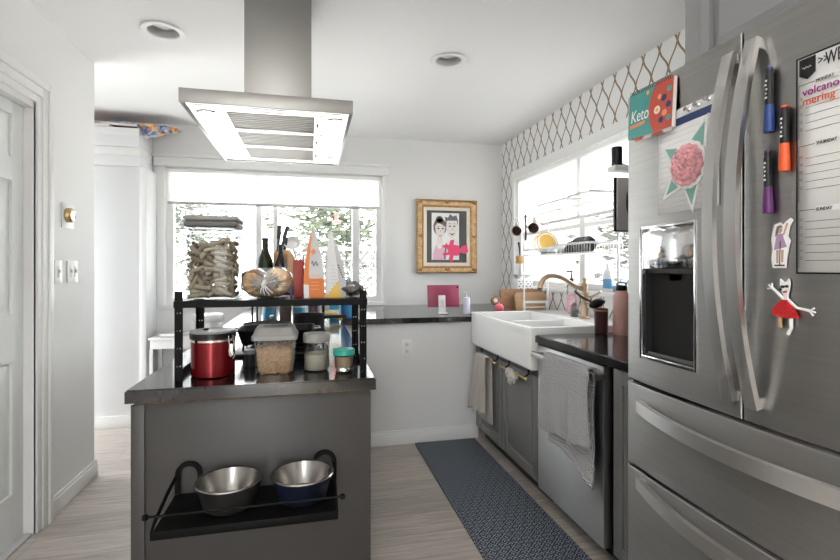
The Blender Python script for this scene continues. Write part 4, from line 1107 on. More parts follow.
art('man_face', [(.55, .84), (.92, .84), (.94, .66), (.88, .52), (.74, .45), (.60, .53), (.52, .68)], 'skin_line', 2, pp_)
art('man_shirt', [(.40, .0), (1, 0), (1, .34), (.86, .46), (.66, .44), (.48, .34)], 'trim_white', 1.5, pp_)
for a, c, w in ((.24, .665, .05), (.40, .665, .05), (.66, .72, .045), (.82, .72, .045)):
    art('eye', ell(a, c, w, .014, 10), 'ink', 3, pp_)
for a, c, w in ((.24, .70, .07), (.40, .70, .07), (.66, .765, .07), (.82, .765, .07)):
    art('eyebrow', [(a - w, c), (a, c + .018), (a + w, c), (a, c + .008)], 'ink', 3, pp_)
for a, c, h_ in ((.31, .60, .05), (.74, .64, .07)): art('nose', [(a, c + h_), (a + .045, c), (a - .01, c - .006), (a + .025, c + .006)], 'hair_gray', 3, pp_)
art('mouth', [(.22, .535), (.31, .515), (.40, .54), (.31, .49)], 'hot_pink', 3, pp_); art('mouth', [(.63, .575), (.74, .555), (.86, .58), (.74, .525)], 'ink', 3, pp_)
art('jacket_line', [(.50, .34), (.56, .36), (.50, .02), (.44, .02)], 'hair_dark', 3, pp_)
bm = nb(); prism(bm, [(.19, .10), (.30, .11), (.28, .03), (.34, .0), (.36, .10), (.44, .10), (.46, .15), (.56, .13), (.60, .16), (.58, .27), (.50, .25), (.46, .20), (.44, .26), (.36, .27), (.37, .35), (.31, .34), (.29, .27), (.18, .26), (.20, .22), (.27, .20), (.27, .15), (.19, .14)], (ax0 - .005, py - .013, az0 - .02), (.62, 0, 0), (0, 0, .62), AN, .003)
obj('pink_cutout', bm, 'hot_pink', pf, 0)

# ------------------------------------------------------------------ feeding shelf with dog bowls on the peninsula end
fs = thing('feeding_shelf', 'black metal wall shelf with rail on the peninsula end', 'shelf', (-.16, 1.53, .56))
tx0, tx1, ty0, ty1, tz = -.388, .074, 1.30, 1.531, .567
bm = nb(); box(bm, tx0, tx1, ty0, ty1, tz, tz + .004, .001); box(bm, tx0, tx1, ty0, ty0 + .003, tz - .006, tz + .016, .001); obj('tray', bm, 'black_metal', fs)
for x in (tx0 + .001, tx1 - .001):
    bm = nb(); strap(bm, [(x, ty0 + .006, tz + .006), (x, ty0 + .03, tz + .022), (x, ty1 - .08, tz + .045), (x, ty1 - .006, tz + .052)], (1, 0, 0), .004, .014); obj('side_brace', bm, 'black_metal', fs)
for x in (tx0 + .038, tx1 - .030):
    bm = nb(); pts = [(x - .031, ty1 - .004, tz + .004), (x - .031, ty1 - .004, tz + .055)] + [(x - .031 * math.cos(a), ty1 - .004, tz + .062 + .031 * math.sin(a)) for a in [k * PI / 10 for k in range(11)]] + [(x + .031, ty1 - .004, tz + .055), (x + .031, ty1 - .004, tz + .004)]
    strap(bm, pts, (0, 1, 0), .006, .014); obj('wall_loop', bm, 'black_metal', fs)
bm = nb(); tube(bm, [(tx0 - .012, ty0 + .005, tz + .052), (tx1 + .012, ty0 + .005, tz + .052)], .003, 8)
for x in (tx0 - .012, tx1 + .012): lathe(bm, [(.001, -.008), (.007, -.005), (.008, 0), (.007, .005), (.001, .008)], (x, ty0 + .005, tz + .052), 12)
obj('rail', bm, 'black_metal', fs)
def bowl(x, y, label, outer, tiltx):
    t = thing('dog_bowl', label, 'dog bowl', (x, y, tz + .0045), 'steel bowls on the feeding shelf')
    bm = nb(); lathe(bm, [(.062, 0), (.068, .004), (.081, .050), (.0865, .068)], (x, y, tz + .0045), 44, cap0=True, cap1=False); obj('outer_shell', bm, outer, t)
    bm = nb(); lathe(bm, [(.087, .068), (.090, .069), (.0915, .072), (.089, .075), (.082, .073), (.076, .050), (.060, .014), (.03, .009), (.004, .008)], (x, y, tz + .0045), 44, cap0=False); obj('bowl_inside', bm, 'steel_bowl', t)
bowl(-.222, 1.428, 'stainless steel dog bowl on the left of the feeding shelf', 'bowl_dark', 0)
bowl(-.022, 1.428, 'steel dog bowl with dark blue outside on the right of the feeding shelf', 'bowl_navy', 0)

# ------------------------------------------------------------------ slotted steel rack on the peninsula
ZT = .8905
rk = thing('counter_rack', 'black slotted steel rack standing on the front of the peninsula', 'rack', (-.12, 1.75, .89))
rx0, rx1, ry0, ry1, rz = -.408, .186, 1.60, 1.905, 1.137
holes = (.935, .990, 1.045, 1.100)
def post(x, y, sx_, sy_, top):
    """L angle: flange along X facing front, flange along Y; punched pairs of slots"""
    bm = nb(); w = .024; x1 = x + sx_ * w; y1 = y + sy_ * w
    def P_(a, c, z0, z1): box(bm, min(x + sx_ * a, x + sx_ * c), max(x + sx_ * a, x + sx_ * c), y, y + .002, z0, z1)
    for a, c in ((0, .006), (.009, .015), (.018, .024)): P_(a, c, ZT, top)
    zs_ = [ZT] + [q for h_ in holes for q in (h_ - .0022, h_ + .0022)] + [top]
    for k in range(0, len(zs_), 2):
        for a, c in ((.006, .009), (.015, .018)): P_(a, c, zs_[k], zs_[k + 1])
    box(bm, x, x + sx_ * .002 if sx_ > 0 else x, min(y, y1), max(y, y1), ZT, top) if sx_ > 0 else box(bm, x - .002, x, min(y, y1), max(y, y1), ZT, top)
    obj('post', bm, 'black_metal', rk, 0)
post(rx0, ry0, 1, 1, 1.168); post(rx1, ry0, -1, 1, 1.165); post(rx0, ry1, 1, -1, 1.165); post(rx1, ry1, -1, -1, 1.160)
for y in (ry0 - .003, ry1 + .003):
    bm = nb(); box(bm, rx0 - .002, rx1 + .002, y - .0015, y + .0015, rz - .021, rz, .0008); box(bm, rx0, rx1, y, y + (.02 if y < 1.7 else -.02), rz - .003, rz - .001); obj('cross_rail', bm, 'black_metal', rk, 0)
for x in (rx0 + .003, rx1 - .003):
    bm = nb(); box(bm, x - .0015, x + .0015, ry0 + .003, ry1 - .003, rz - .021, rz - .001, .0008); obj('side_rail', bm, 'black_metal', rk, 0)
    bm = nb(); box(bm, x - .0015, x + .0015, ry0 + .025, ry1 - .025, ZT, ZT + .022); obj('foot_rail', bm, 'black_metal', rk, 0)
bm = nb(); box(bm, rx0 + .004, rx1 - .004, ry0, ry1, rz - .006, rz - .0005); obj('shelf_board', bm, 'black_plastic', rk, 0)

# penne in a tall clear container with a gray lid
pj = thing('storage_container', 'tall clear square container of penne with gray lid on the rack', 'container', (-.312, 1.72, rz))
qx, qy, qw, qd = -.3115, 1.715, .160, .15
bm = nb(); box(bm, qx - qw / 2, qx + qw / 2, qy - qd / 2, qy + qd / 2, rz + .0005, rz + .235, .014, seg=3); obj('clear_body', bm, 'jar_glass', pj)
bm = nb(); box(bm, qx - qw / 2 - .001, qx + qw / 2 + .001, qy - qd / 2 - .001, qy + qd / 2 + .001, rz + .236, rz + .256, .006); obj('lid_seal', bm, 'lid_gray_dark', pj)
bm = nb(); box(bm, qx - qw / 2 - .003, qx + qw / 2 + .003, qy - qd / 2 - .003, qy + qd / 2 + .003, rz + .2565, rz + .272, .006, seg=3); obj('lid', bm, 'lid_gray', pj)
def penne_mesh():
    bm = nb(); r, L = .0074, .050; seg = 12
    rings = []
    for (rr_, zo) in ((r, 0), (r, 1), (r * .72, 1), (r * .72, 0)):
        rings.append([bm.verts.new((rr_ * math.cos(2 * PI * k / seg), rr_ * math.sin(2 * PI * k / seg), (-L / 2 + .006 * math.cos(2 * PI * k / seg)) if zo == 0 else (L / 2 + .006 * math.cos(2 * PI * k / seg)))) for k in range(seg)])
    for i in range(4):
        A, B = rings[i], rings[(i + 1) % 4]
        for k in range(seg): bm.faces.new((A[k], A[(k + 1) % seg], B[(k + 1) % seg], B[k]))
    return bm
rnd = random.Random(11); placed = []
def segdist(p1, d1, p2, d2):
    best = 9
    for i in range(7):
        a = p1 + d1 * (-1 + i / 3)
        t = max(-1, min(1, (a - p2).dot(d2) / d2.dot(d2)))
        best = min(best, (a - p2 - d2 * t).length)
        a2 = p2 + d2 * (-1 + i / 3)
        t = max(-1, min(1, (a2 - p1).dot(d1) / d1.dot(d1)))
        best = min(best, (a2 - p1 - d1 * t).length)
    return best
bx_, by_ = qw / 2 - .0125, qd / 2 - .0125
for band_ in range(26):
    zb_ = rz + .012 + band_ * .0068
    for trial in range(700):
        a = rnd.uniform(0, PI); e = rnd.gauss(0, .62)
        d = Vector((math.cos(a) * math.cos(e), math.sin(a) * math.cos(e), math.sin(e))) * .0235
        mxx, mxy = bx_ - abs(d.x), by_ - abs(d.y)
        # crowd the pieces against the walls as they settle
        px_ = rnd.uniform(-mxx, mxx); py_ = (-mxy if rnd.random() < .5 else rnd.uniform(-mxy, mxy))
        p = Vector((px_, py_, zb_ + rnd.uniform(0, .007)))
        if p.z - abs(d.z) < rz + .010 or p.z + abs(d.z) > rz + .196 + .012 * math.sin(p.x * 40): continue
        if all(abs(p.z - q.z) > .055 or (p - q).length > .055 or segdist(p, d, q, f_) > .0142 for q, f_ in placed): placed.append((p, d))
pn0 = obj('penne', penne_mesh(), 'penne', None, 50)
placed = placed[:300]
for i, (p, d) in enumerate(placed):
    o = pn0 if i == 0 else pn0.copy()
    if i: COL.objects.link(o)
    o.location = (qx + p.x, qy + p.y, p.z); o.rotation_euler = d.to_track_quat('Z', 'Y').to_euler()
    tag(o, 'dry beige penne tube inside the tall clear container on the rack', 'pasta', 'penne pieces in the tall container')

# bread in a tied clear bag: two rounded loaf ends side by side
br_ = thing('bread_bag', 'bread loaf in a clear tied plastic bag on the rack', 'bread', (-.14, 1.71, rz))
def blob(bm, c, r, s=18, n=14, mi=0, nz=.0, f=1.0):
    def fn(u, v):
        th_, ph_ = u * 2 * PI, (v - .5) * PI * .999
        d = Vector((math.cos(ph_) * math.cos(th_), math.cos(ph_) * math.sin(th_), math.sin(ph_)))
        k = 1 + nz * noise.noise(d * 3.1 + Vector(c) * 9)
        # squarer than a ball
        d = Vector((math.copysign(abs(d.x) ** f, d.x), math.copysign(abs(d.y) ** f, d.y), math.copysign(abs(d.z) ** f, d.z)))
        p = Vector(c) + Vector((d.x * r[0], d.y * r[1], d.z * r[2])) * k
        return p
    grid(bm, fn, s, n, mi); bmesh.ops.remove_doubles(bm, verts=bm.verts, dist=1e-4)
bm = nb(); blob(bm, (-.145, 1.738, rz + .0545), (.078, .085, .050), 90, 60, 0, .05, .7)
for f_ in bm.faces:
    c = f_.calc_center_median(); n_ = noise.noise(c * 30) * .012
    f_.material_index = 1 if c.x > -.150 + n_ and c.z > rz + .030 + (c.x + .145) * -.2 + n_ else (2 if abs(c.x + .12 + (c.z - rz - .05) * .9) < .006 or c.z > rz + .088 and c.x < -.15 else 0)
def lobe(v):
    dxx = (v.x + .152) / .022; top = max(0, (v.z - rz - .05) / .05)
    v.z -= .020 * math.exp(-dxx * dxx) * top
    if v.y < 1.72:
        a_ = math.atan2(v.z - rz - .05, v.x + .148); r_ = math.hypot(v.z - rz - .05, v.x + .148)
        v.y += .0035 * math.sin(a_ * 15 + 3 * noise.noise(Vector((a_, 0, 0)) * 2)) * min(1, r_ / .03) + .016 * math.exp(-dxx * dxx * 2)
for v in bm.verts: lobe(v.co)
obj('loaf', bm, ['bread', 'bread_pale', 'crust'], br_, 60)
def bagfn(u, v):
    th_ = u * 2 * PI; t = v
    r_ = (1 - (1 - t) ** 3) if t < .55 else 1.0
    fold = 1 + .05 * math.sin(th_ * 9 + 2) * (1 - t) * 1.2
    x = -.145 + (.086 * r_ * math.copysign(abs(math.cos(th_)) ** .8, math.cos(th_))) * fold
    z = rz + .056 + (.0555 * r_ * math.copysign(abs(math.sin(th_)) ** .8, math.sin(th_))) * (1 + (fold - 1) * .3)
    y = 1.625 + .03 * min(1, r_) * t * 1 + t * .14
    return Vector((x, y, max(z, rz + .0008)))
bm = nb(); grid(bm, bagfn, 90, 16)
for v in bm.verts:
    dxx = (v.co.x + .152) / .024; v.co.z -= .018 * math.exp(-dxx * dxx) * max(0, (v.co.z - rz - .05) / .05)
if True:
    bmesh.ops.remove_doubles(bm, verts=bm.verts, dist=1e-5); obj('film', bm, 'bag_film', br_, 70)
bm = nb(); lathe(bm, [(.004, -.012), (.008, -.006), (.007, 0), (.009, .006), (.003, .012)], (-.145, 1.619, rz + .052), 12, mtx=Matrix.Rotation(.5, 4, 'Y'))
for k in range(4):
    a = -2.1 + k * .4; tube(bm, [(-.145, 1.62, rz + .05), (-.145 + .02 * math.cos(a), 1.614, rz + .05 + .02 * math.sin(a)), (-.145 + .034 * math.cos(a + .2), 1.618, max(rz + .004, rz + .05 + .036 * math.sin(a)))], .002, 5)
obj('knot', bm, 'bag_white', br_)
rnd = random.Random(8)
for k in range(13):
    a = k * 2 * PI / 13 + rnd.uniform(-.15, .15); bm = nb()
    r1, r2 = .012, (.070 if abs(math.cos(a)) > .6 else .046) * rnd.uniform(.7, 1)
    tube(bm, [(-.145 + r * math.cos(a) + .004 * math.sin(r * 90 + k), 1.628 + .022 * (r / .07) ** 1.3 + .001, max(rz + .003, rz + .052 + r * math.sin(a) * .72)) for r in [r1 + (r2 - r1) * t / 7 for t in range(8)]], .001, 5, rf=lambda t: .0026 * (1 - .75 * t))
    obj('film_fold', bm, 'bag_film', br_)
bm = nb(); box(bm, -.066, -.058, 1.68, 1.74, rz + .001, rz + .04, .003); obj('printed_tab', bm, 'cal_navy', br_)

# red carton and two pouches
rb = thing('carton', 'dark red narrow carton standing on the rack between bread and pouch', 'carton', (-.035, 1.75, rz))
bm = nb(); box(bm, -.056, -.021, 1.70, 1.80, rz + .0005, rz + .128, .002); obj('carton_body', bm, 'box_red', rb)
bm = nb(); box(bm, -.0555, -.0215, 1.701, 1.799, rz + .128, rz + .131, .001); obj('carton_flap', bm, 'box_red', rb)
def pouch(name, label, x0, x1, y, w, h, lean, mats, split, parent_bits):
    """stand-up bag: boxy gusset at the foot, pinched to a seam at the top"""
    t = thing(name, label, 'food bag', ((x0 + x1) / 2, y, rz), 'stand-up bags on the rack')
    bm = nb(); cx = (x0 + x1) / 2
    def fn(u, v):
        a = u * 4; k = int(a) % 4; f_ = a - int(a)
        cs = [(-1, -1), (1, -1), (1, 1), (-1, 1)]
        p, q = cs[k], cs[(k + 1) % 4]
        sx_, sy_ = p[0] + (q[0] - p[0]) * f_, p[1] + (q[1] - p[1]) * f_
        pin = 1 - v ** 2.2 if v > .0 else 1
        hw = (x1 - x0) / 2 * (.06 + .94 * pin) ; hd = w / 2 * (1 + .05 * math.sin(v * 3))
        bulge = 1 + .08 * math.sin(PI * v) 
        return Vector((cx + sx_ * hw * bulge + lean * v * v, y + sy_ * hd * (1 - .25 * v * v), rz + .0008 + h * v - .012 * v * abs(sy_) * v + wobble((sx_, sy_, v * 3), 2.0, .003) * v))
    grid(bm, fn, 32, 22); bmesh.ops.remove_doubles(bm, verts=bm.verts, dist=1e-5)
    for f_ in bm.faces:
        f_.material_index = split(f_.calc_center_median(), f_)
    bmesh.ops.holes_fill(bm, edges=[e for e in bm.edges if e.is_boundary and e.verts[0].co.z < rz + .01])
    obj('pouch', bm, mats, t, 60)
    return t
def sp1(c, f_):
    z = c.z - rz; u = c.x
    if u < -.005 + z * .05: return 0 if z > .045 else 2
    if z < .072: return 0
    return 1
ob = pouch('food_pouch', 'orange and silver stand-up pouch on the rack beside red carton', -.020, .048, 1.70, 1.0 * .09, .250, -.004, ['bag_orange', 'bag_silver', 'bag_white'], sp1, None)
bm = nb(); prism(bm, ell(.011, rz + .158, .010, .011, 4), (0, 1.647, 0), (1, 0, 0), (0, 0, 1), (0, -1, 0), .001); obj('emblem', bm, 'bag_orange', ob, 0)
bm = nb(); tube(bm, [(.004 + .004 * k, 1.651 , rz + .118 + .010 * math.sin(k * 2.1)) for k in range(7)], .0012, 5); obj('script', bm, 'ink', ob)
bm = nb()
for k in range(5): box(bm, .002, .030, 1.6505, 1.653, rz + .030 + k * .012, rz + .032 + k * .012)
obj('print_line', bm, 'cal_orange', ob, 0)
def sp2(c, f_):
    z = c.z - rz; 
    if c.x > .104 - z * .12: return 1
    dx_, dz_ = c.x - .050, z - .085
    return 2 if (z < .012 + ((c.x - .055) * 1.15 if c.x > .055 else 0)) else 0
wb_ = pouch('food_pouch', 'white and yellow stand-up pouch at the right on the rack', .055, .122, 1.71, .09, .240, -.020, ['bag_white', 'bag_gray', 'bag_yellow'], sp2, None)
bm = nb()
for k in range(6): box(bm, .108 - k * .003, .112 - k * .003, 1.658, 1.664, rz + .07 + k * .008, rz + .0745 + k * .008)
obj('side_print', bm, 'ink', wb_, 0)
bm = nb()
for k in range(6): box(bm, .070, .092 - k * .002, 1.6605, 1.662, rz + .05 + k * .012, rz + .0515 + k * .012)
obj('print_line', bm, 'bag_gray', wb_, 0)
# crumpled dark bag on the rack end
cw = thing('crumpled_bag', 'crumpled dark plastic bag on the right end of the rack', 'plastic bag', (.157, 1.70, rz))
bm = nb()
blob(bm, (.146, 1.71, rz + .024), (.040, .075, .023), 30, 18, 0, .0)
for v in bm.verts: v.co += Vector((wobble(v.co, 55, .012), wobble(v.co + Vector((3, 0, 0)), 55, .012), wobble(v.co + Vector((0, 5, 0)), 60, .011)))
mz = min(v.co.z for v in bm.verts)
for v in bm.verts: v.co.z += rz + .0008 - mz
obj('crumple', bm, 'foil_dark', cw, 20)

# ------------------------------------------------------------------ under the rack
rc_ = thing('canister', 'shiny red steel canister with clear lid and wire clasp', 'canister', (-.298, 1.665, ZT))
c0_ = (-.309, 1.670, ZT)
bm = nb(); lathe(bm, [(.063, .0005), (.067, .004), (.0675, .118), (.0665, .122)], c0_, 48); obj('canister_body', bm, 'can_red', rc_)
bm = nb(); lathe(bm, [(.0683, .113), (.0685, .1135), (.0685, .1195), (.0683, .12)], c0_, 48, cap0=False, cap1=False); obj('steel_band', bm, 'chrome', rc_)
bm = nb(); lathe(bm, [(.0665, .1225), (.071, .124), (.071, .138), (.069, .140)], c0_, 48); obj('gasket', bm, 'black_plastic', rc_)
bm = nb(); lathe(bm, [(.070, .1405), (.071, .143), (.069, .147), (.045, .149), (.04, .1475)], c0_, 48); lid_ = obj('lid', bm, 'lid_gray', rc_)
bm = nb(); lathe(bm, [(.008, .1485), (.009, .152), (.004, .154)], (c0_[0] - .02, c0_[1] - .01, c0_[2]), 16); obj('date_dial', bm, 'dark_gray', lid_)
bm = nb(); a = -.55; ca, sa = math.cos(a), math.sin(a)
def cl(r, t_, z): return (c0_[0] + r * ca - t_ * sa, c0_[1] + r * sa + t_ * ca, c0_[2] + z)
tube(bm, [cl(.069, -.010, .132), cl(.074, -.010, .10), cl(.073, -.006, .078), cl(.072, 0, .074), cl(.073, .006, .078), cl(.074, .010, .10), cl(.069, .010, .132)], .0016, 8)
tube(bm, [cl(.070, -.009, .086), cl(.077, -.009, .066), cl(.077, 0, .056), cl(.077, .009, .066), cl(.070, .009, .086)], .0018, 8)
box(bm, *[f for p, q in zip(cl(.069, -.008, .066), cl(.074, .008, .105)) for f in (min(p, q), max(p, q))], .001)
obj('wire_clasp', bm, 'chrome', rc_)
def sqring(bm, w, d, z, c, r=.012, n=5):
    vs = []
    for sx_, sy_, a0 in ((1, 1, 0), (-1, 1, PI / 2), (-1, -1, PI), (1, -1, 1.5 * PI)):
        for k in range(n):
            a = a0 + k * PI / 2 / (n - 1); vs.append(bm.verts.new((c[0] + sx_ * (w / 2 - r) + r * math.cos(a), c[1] + sy_ * (d / 2 - r) + r * math.sin(a), c[2] + z)))
    return vs
def sqloft(bm, prof, c, r=.012, cap0=True, cap1=True):
    rings = [sqring(bm, w, d, z, c, r) for w, d, z in prof]; n = len(rings[0])
    for i in range(len(rings) - 1):
        for k in range(n): bm.faces.new((rings[i][k], rings[i][(k + 1) % n], rings[i + 1][(k + 1) % n], rings[i + 1][k]))
    if cap0: bm.faces.new(list(reversed(rings[0])))
    if cap1: bm.faces.new(rings[-1])
cc = (-.1135, 1.69, ZT)
ct = thing('storage_container', 'clear tapered container of brown cereal sticks with light gray lid', 'container', cc)
bm = nb(); sqloft(bm, [(.110, .11, .0015), (.116, .116, .004), (.134, .134, .120)], cc, .014, True, False); obj('clear_body', bm, 'jar_plastic', ct)
bm = nb(); sqloft(bm, [(.142, .142, .112), (.146, .146, .114), (.146, .146, .126), (.136, .136, .131), (.122, .122, .150), (.116, .116, .153)], cc, .016); ld_ = obj('lid', bm, 'lid_warm', ct)
bm = nb(); sqloft(bm, [(.080, .05, .1535), (.078, .048, .1545)], cc, .01); obj('lid_recess', bm, 'lid_gray_dark', ld_)
bm = nb()
for k in range(6): box(bm, cc[0] - .018 + k * .0065, cc[0] - .014 + k * .0065, cc[1] - .0665, cc[1] - .060, ZT + .138, ZT + .1455)
obj('embossed_mark', bm, 'lid_gray', ld_, 0)
bm = nb(); rnd = random.Random(3)
sqloft(bm, [(.098, .098, .004), (.112, .112, .080)], cc, .012)
for k in range(900):
    h_ = rnd.uniform(.004, .094); w = .108 + h_ * .14
    if h_ > .075 + .015 * noise.noise(Vector((k * .1, 0, 0))) + .01: continue
    s_ = rnd.choice((0, 0, 0, 1, 2)); a = rnd.uniform(0, PI); L = rnd.uniform(.008, .013)
    if s_ == 0: p = Vector((rnd.uniform(-w / 2 + .012, w / 2 - .012), -w / 2 + .003, h_)); d = Vector((math.cos(a), 0.1, math.sin(a)))
    elif s_ == 1: p = Vector((rnd.choice((-1, 1)) * (w / 2 - .003), rnd.uniform(-w / 2 + .012, w / 2 - .012), h_)); d = Vector((0.1, math.cos(a), math.sin(a)))
    else: p = Vector((rnd.uniform(-w / 2 + .014, w / 2 - .014), rnd.uniform(-w / 2 + .014, w / 2 - .014), rnd.uniform(.078, .088))); d = Vector((math.cos(a), math.sin(a), .3))
    p += Vector(cc); tube(bm, [p - d * L, p + d * L], .0014, 5)
ce = obj('cereal', bm, 'cereal', ct); ce['kind'] = 'stuff'
gj = thing('glass_jar', 'round glass jar of cream powder with gray lid', 'jar', (.022, 1.665, ZT))
gc = (.022, 1.668, ZT)
bm = nb(); lathe(bm, [(.036, .0005), (.042, .004), (.0435, .012), (.0435, .090), (.040, .098)], gc, 40, cap1=False); obj('glass_body', bm, 'jar_glass', gj)
bm = nb(); lathe(bm, [(.036, .004), (.0415, .012), (.0415, .058), (.02, .062), (.004, .060)], gc, 36); obj('powder', bm, 'milk_powder', gj)
bm = nb(); lathe(bm, [(.0445, .098), (.0455, .100), (.0455, .122), (.043, .127), (.03, .128), (.028, .126)], gc, 40); obj('lid', bm, 'lid_warm', gj)
sj = thing('glass_jar', 'small glass jar of brown spread with teal lid at rack corner', 'jar', (.112, 1.645, ZT))
gc = (.113, 1.648, ZT)
bm = nb(); lathe(bm, [(.027, .0005), (.029, .004), (.030, .010), (.034, .052)], gc, 36, cap1=False); obj('glass_body', bm, 'jar_glass', sj)
bm = nb(); lathe(bm, [(.026, .012), (.0285, .014), (.0325, .049), (.01, .051)], gc, 32); obj('spread', bm, 'hummus', sj)
bm = nb(); lathe(bm, [(.036, .053), (.0375, .054), (.0375, .070), (.034, .073), (.018, .071), (.016, .069)], gc, 36); obj('lid', bm, 'teal_lid', sj)
gs = thing('spice_jar', 'small gray metal jar beside the red canister', 'jar', (-.207, 1.75, ZT))
bm = nb(); lathe(bm, [(.017, .0005), (.018, .003), (.018, .045)], (-.208, 1.78, ZT), 24); obj('jar_body', bm, 'dark_gray', gs)
bm = nb(); lathe(bm, [(.019, .0455), (.019, .058), (.017, .060)], (-.208, 1.78, ZT), 24); obj('lid', bm, 'lid_gray', gs)

# white lidded dish, cooktop and pans behind the rack
wd = thing('canister', 'white round lidded canister behind the red canister', 'canister', (-.425, 2.2, ZT))
bm = nb(); lathe(bm, [(.050, .0005), (.056, .006), (.058, .115), (.056, .12)], (-.425, 2.2, ZT), 36); obj('canister_body', bm, 'enamel_white', wd)
bm = nb(); lathe(bm, [(.060, .1205), (.062, .124), (.062, .145), (.058, .151), (.02, .154)], (-.425, 2.2, ZT), 36); obj('lid', bm, 'enamel_white', wd)
ck = thing('cooktop', 'black gas cooktop set into the peninsula worktop', 'cooktop', (-.12, 2.2, ZT))
bm = nb(); box(bm, -.30, .055, 1.96, 2.52, ZT, ZT + .012, .004); obj('glass_top', bm, 'black_plastic', ck)
for x in (-.21, -.03):
    for y in (2.10, 2.38):
        bm = nb(); lathe(bm, [(.035, .0125), (.036, .02), (.025, .026), (.004, .027)], (x, y, ZT), 24); bu = obj('burner', bm, 'dark_gray', ck)
        bm = nb()
        for a in range(4):
            q = a * PI / 2 + PI / 4; tube(bm, [(x + .02 * math.cos(q), y + .02 * math.sin(q), ZT + .036), (x + .075 * math.cos(q), y + .075 * math.sin(q), ZT + .036), (x + .078 * math.cos(q), y + .078 * math.sin(q), ZT + .013)], .005, 6)
        obj('grate', bm, 'black_metal', bu)
for k in range(4):
    bm = nb(); lathe(bm, [(.014, .0125), (.014, .024), (.011, .028)], (.032, 2.05 + k * .10, ZT), 20); obj('knob', bm, 'chrome', ck)
ro = thing('roasting_pan', 'black rectangular roasting pan on the cooktop', 'pan', (-.12, 2.1, ZT + .042))
zb_ = ZT + .0425
bm = nb(); sqloft(bm, [(.27, .17, 0), (.30, .20, .055), (.312, .212, .056), (.31, .21, .059), (.296, .196, .057), (.268, .168, .006)], (-.135, 2.09, zb_), .03); obj('pan_body', bm, 'pan_black', ro)
for s_ in (-1, 1):
    bm = nb(); tube(bm, [(-.135 + s_ * .150, 2.05, zb_ + .05), (-.135 + s_ * .175, 2.06, zb_ + .052), (-.135 + s_ * .175, 2.12, zb_ + .052), (-.135 + s_ * .150, 2.13, zb_ + .05)], .005, 8); obj('handle', bm, 'chrome', ro)
fp = thing('frying_pan', 'black frying pan resting at the back of the cooktop', 'pan', (-.20, 2.37, ZT + .042))
bm = nb(); lathe(bm, [(.085, 0), (.09, .004), (.112, .045), (.114, .046), (.110, .044), (.086, .006), (.01, .005)], (-.195, 2.36, zb_), 40); obj('pan_body', bm, 'pan_black', fp)
bm = nb(); strap(bm, [(-.195, 2.468, zb_ + .038), (-.195, 2.52, zb_ + .050), (-.195, 2.60, zb_ + .054), (-.195, 2.64, zb_ + .052)], Vector((1, 0, 0)), .022, .010); obj('handle', bm, 'black_plastic', fp)
ru = thing('saucepan', 'black saucepan on the right back burner of the cooktop', 'pan', (-.02, 2.36, ZT + .042))
bm = nb(); lathe(bm, [(.07, 0), (.074, .005), (.076, .085), (.079, .087), (.074, .086), (.071, .008), (.01, .006)], (-.005, 2.345, zb_), 36); obj('pan_body', bm, 'pan_black', ru)
bm = nb(); tube(bm, [(.065, 2.33, zb_ + .07), (.10, 2.31, zb_ + .075), (.17, 2.27, zb_ + .08)], .008, 8); obj('handle', bm, 'black_plastic', ru)

# low riser shelf farther back carrying bottles and utensils
rs = thing('riser_shelf', 'black riser shelf holding bottles farther back on the peninsula', 'shelf', (-.12, 2.86, ZT))
bm = nb(); box(bm, -.315, .085, 2.72, 2.98, 1.088, 1.10, .002); obj('board', bm, 'black_metal', rs)
for x in (-.306, .076):
    for y in (2.73, 2.97):
        bm = nb(); tube(bm, [(x, y, ZT), (x, y, 1.089)], .005, 8); obj('leg', bm, 'black_metal', rs)
RZ = 1.1005
def bottle(x, y, z, r, h, m_, label, foil, name='wine_bottle'):
    t = thing(name, label, 'bottle', (x, y, z), 'bottles on the riser shelf')
    bm = nb(); lathe(bm, [(r * .85, 0), (r, .006), (r, h * .52), (r * .92, h * .60), (r * .55, h * .72), (r * .36, h * .82), (r * .34, h * .97), (r * .30, h * .98)], (x, y, z), 28); obj('glass', bm, m_, t)
    bm = nb(); lathe(bm, [(r * .37, h * .80), (r * .39, h * .81), (r * .39, h * .955), (r * .44, h * .96), (r * .44, h * .99), (r * .36, h)], (x, y, z), 24); obj('foil', bm, foil, t)
    bm = nb(); lathe(bm, [(r * 1.01, h * .16), (r * 1.012, h * .165), (r * 1.012, h * .45), (r * 1.01, h * .455)], (x, y, z), 28, cap0=False, cap1=False); obj('label', bm, 'lid_warm', t)
bottle(-.246, 2.81, RZ, .043, .310, 'bottle_green', 'green champagne bottle with foil neck on the riser shelf', 'bottle_green')
bottle(-.160, 2.78, RZ, .034, .272, 'bottle_black', 'black wine bottle in front of the knife block', 'bottle_black')
kb = thing('knife_block', 'light wooden knife block on the riser shelf behind the bottles', 'knife block', (-.165, 2.90, RZ))
bm = nb(); prism(bm, [(0, 0), (.11, 0), (.11, .20), (.035, .245), (0, .215)], (-.205, 2.85, RZ), (.35, .937, 0), (0, 0, 1), (.937, -.35, 0), .085); obj('block', bm, 'block_wood', kb)
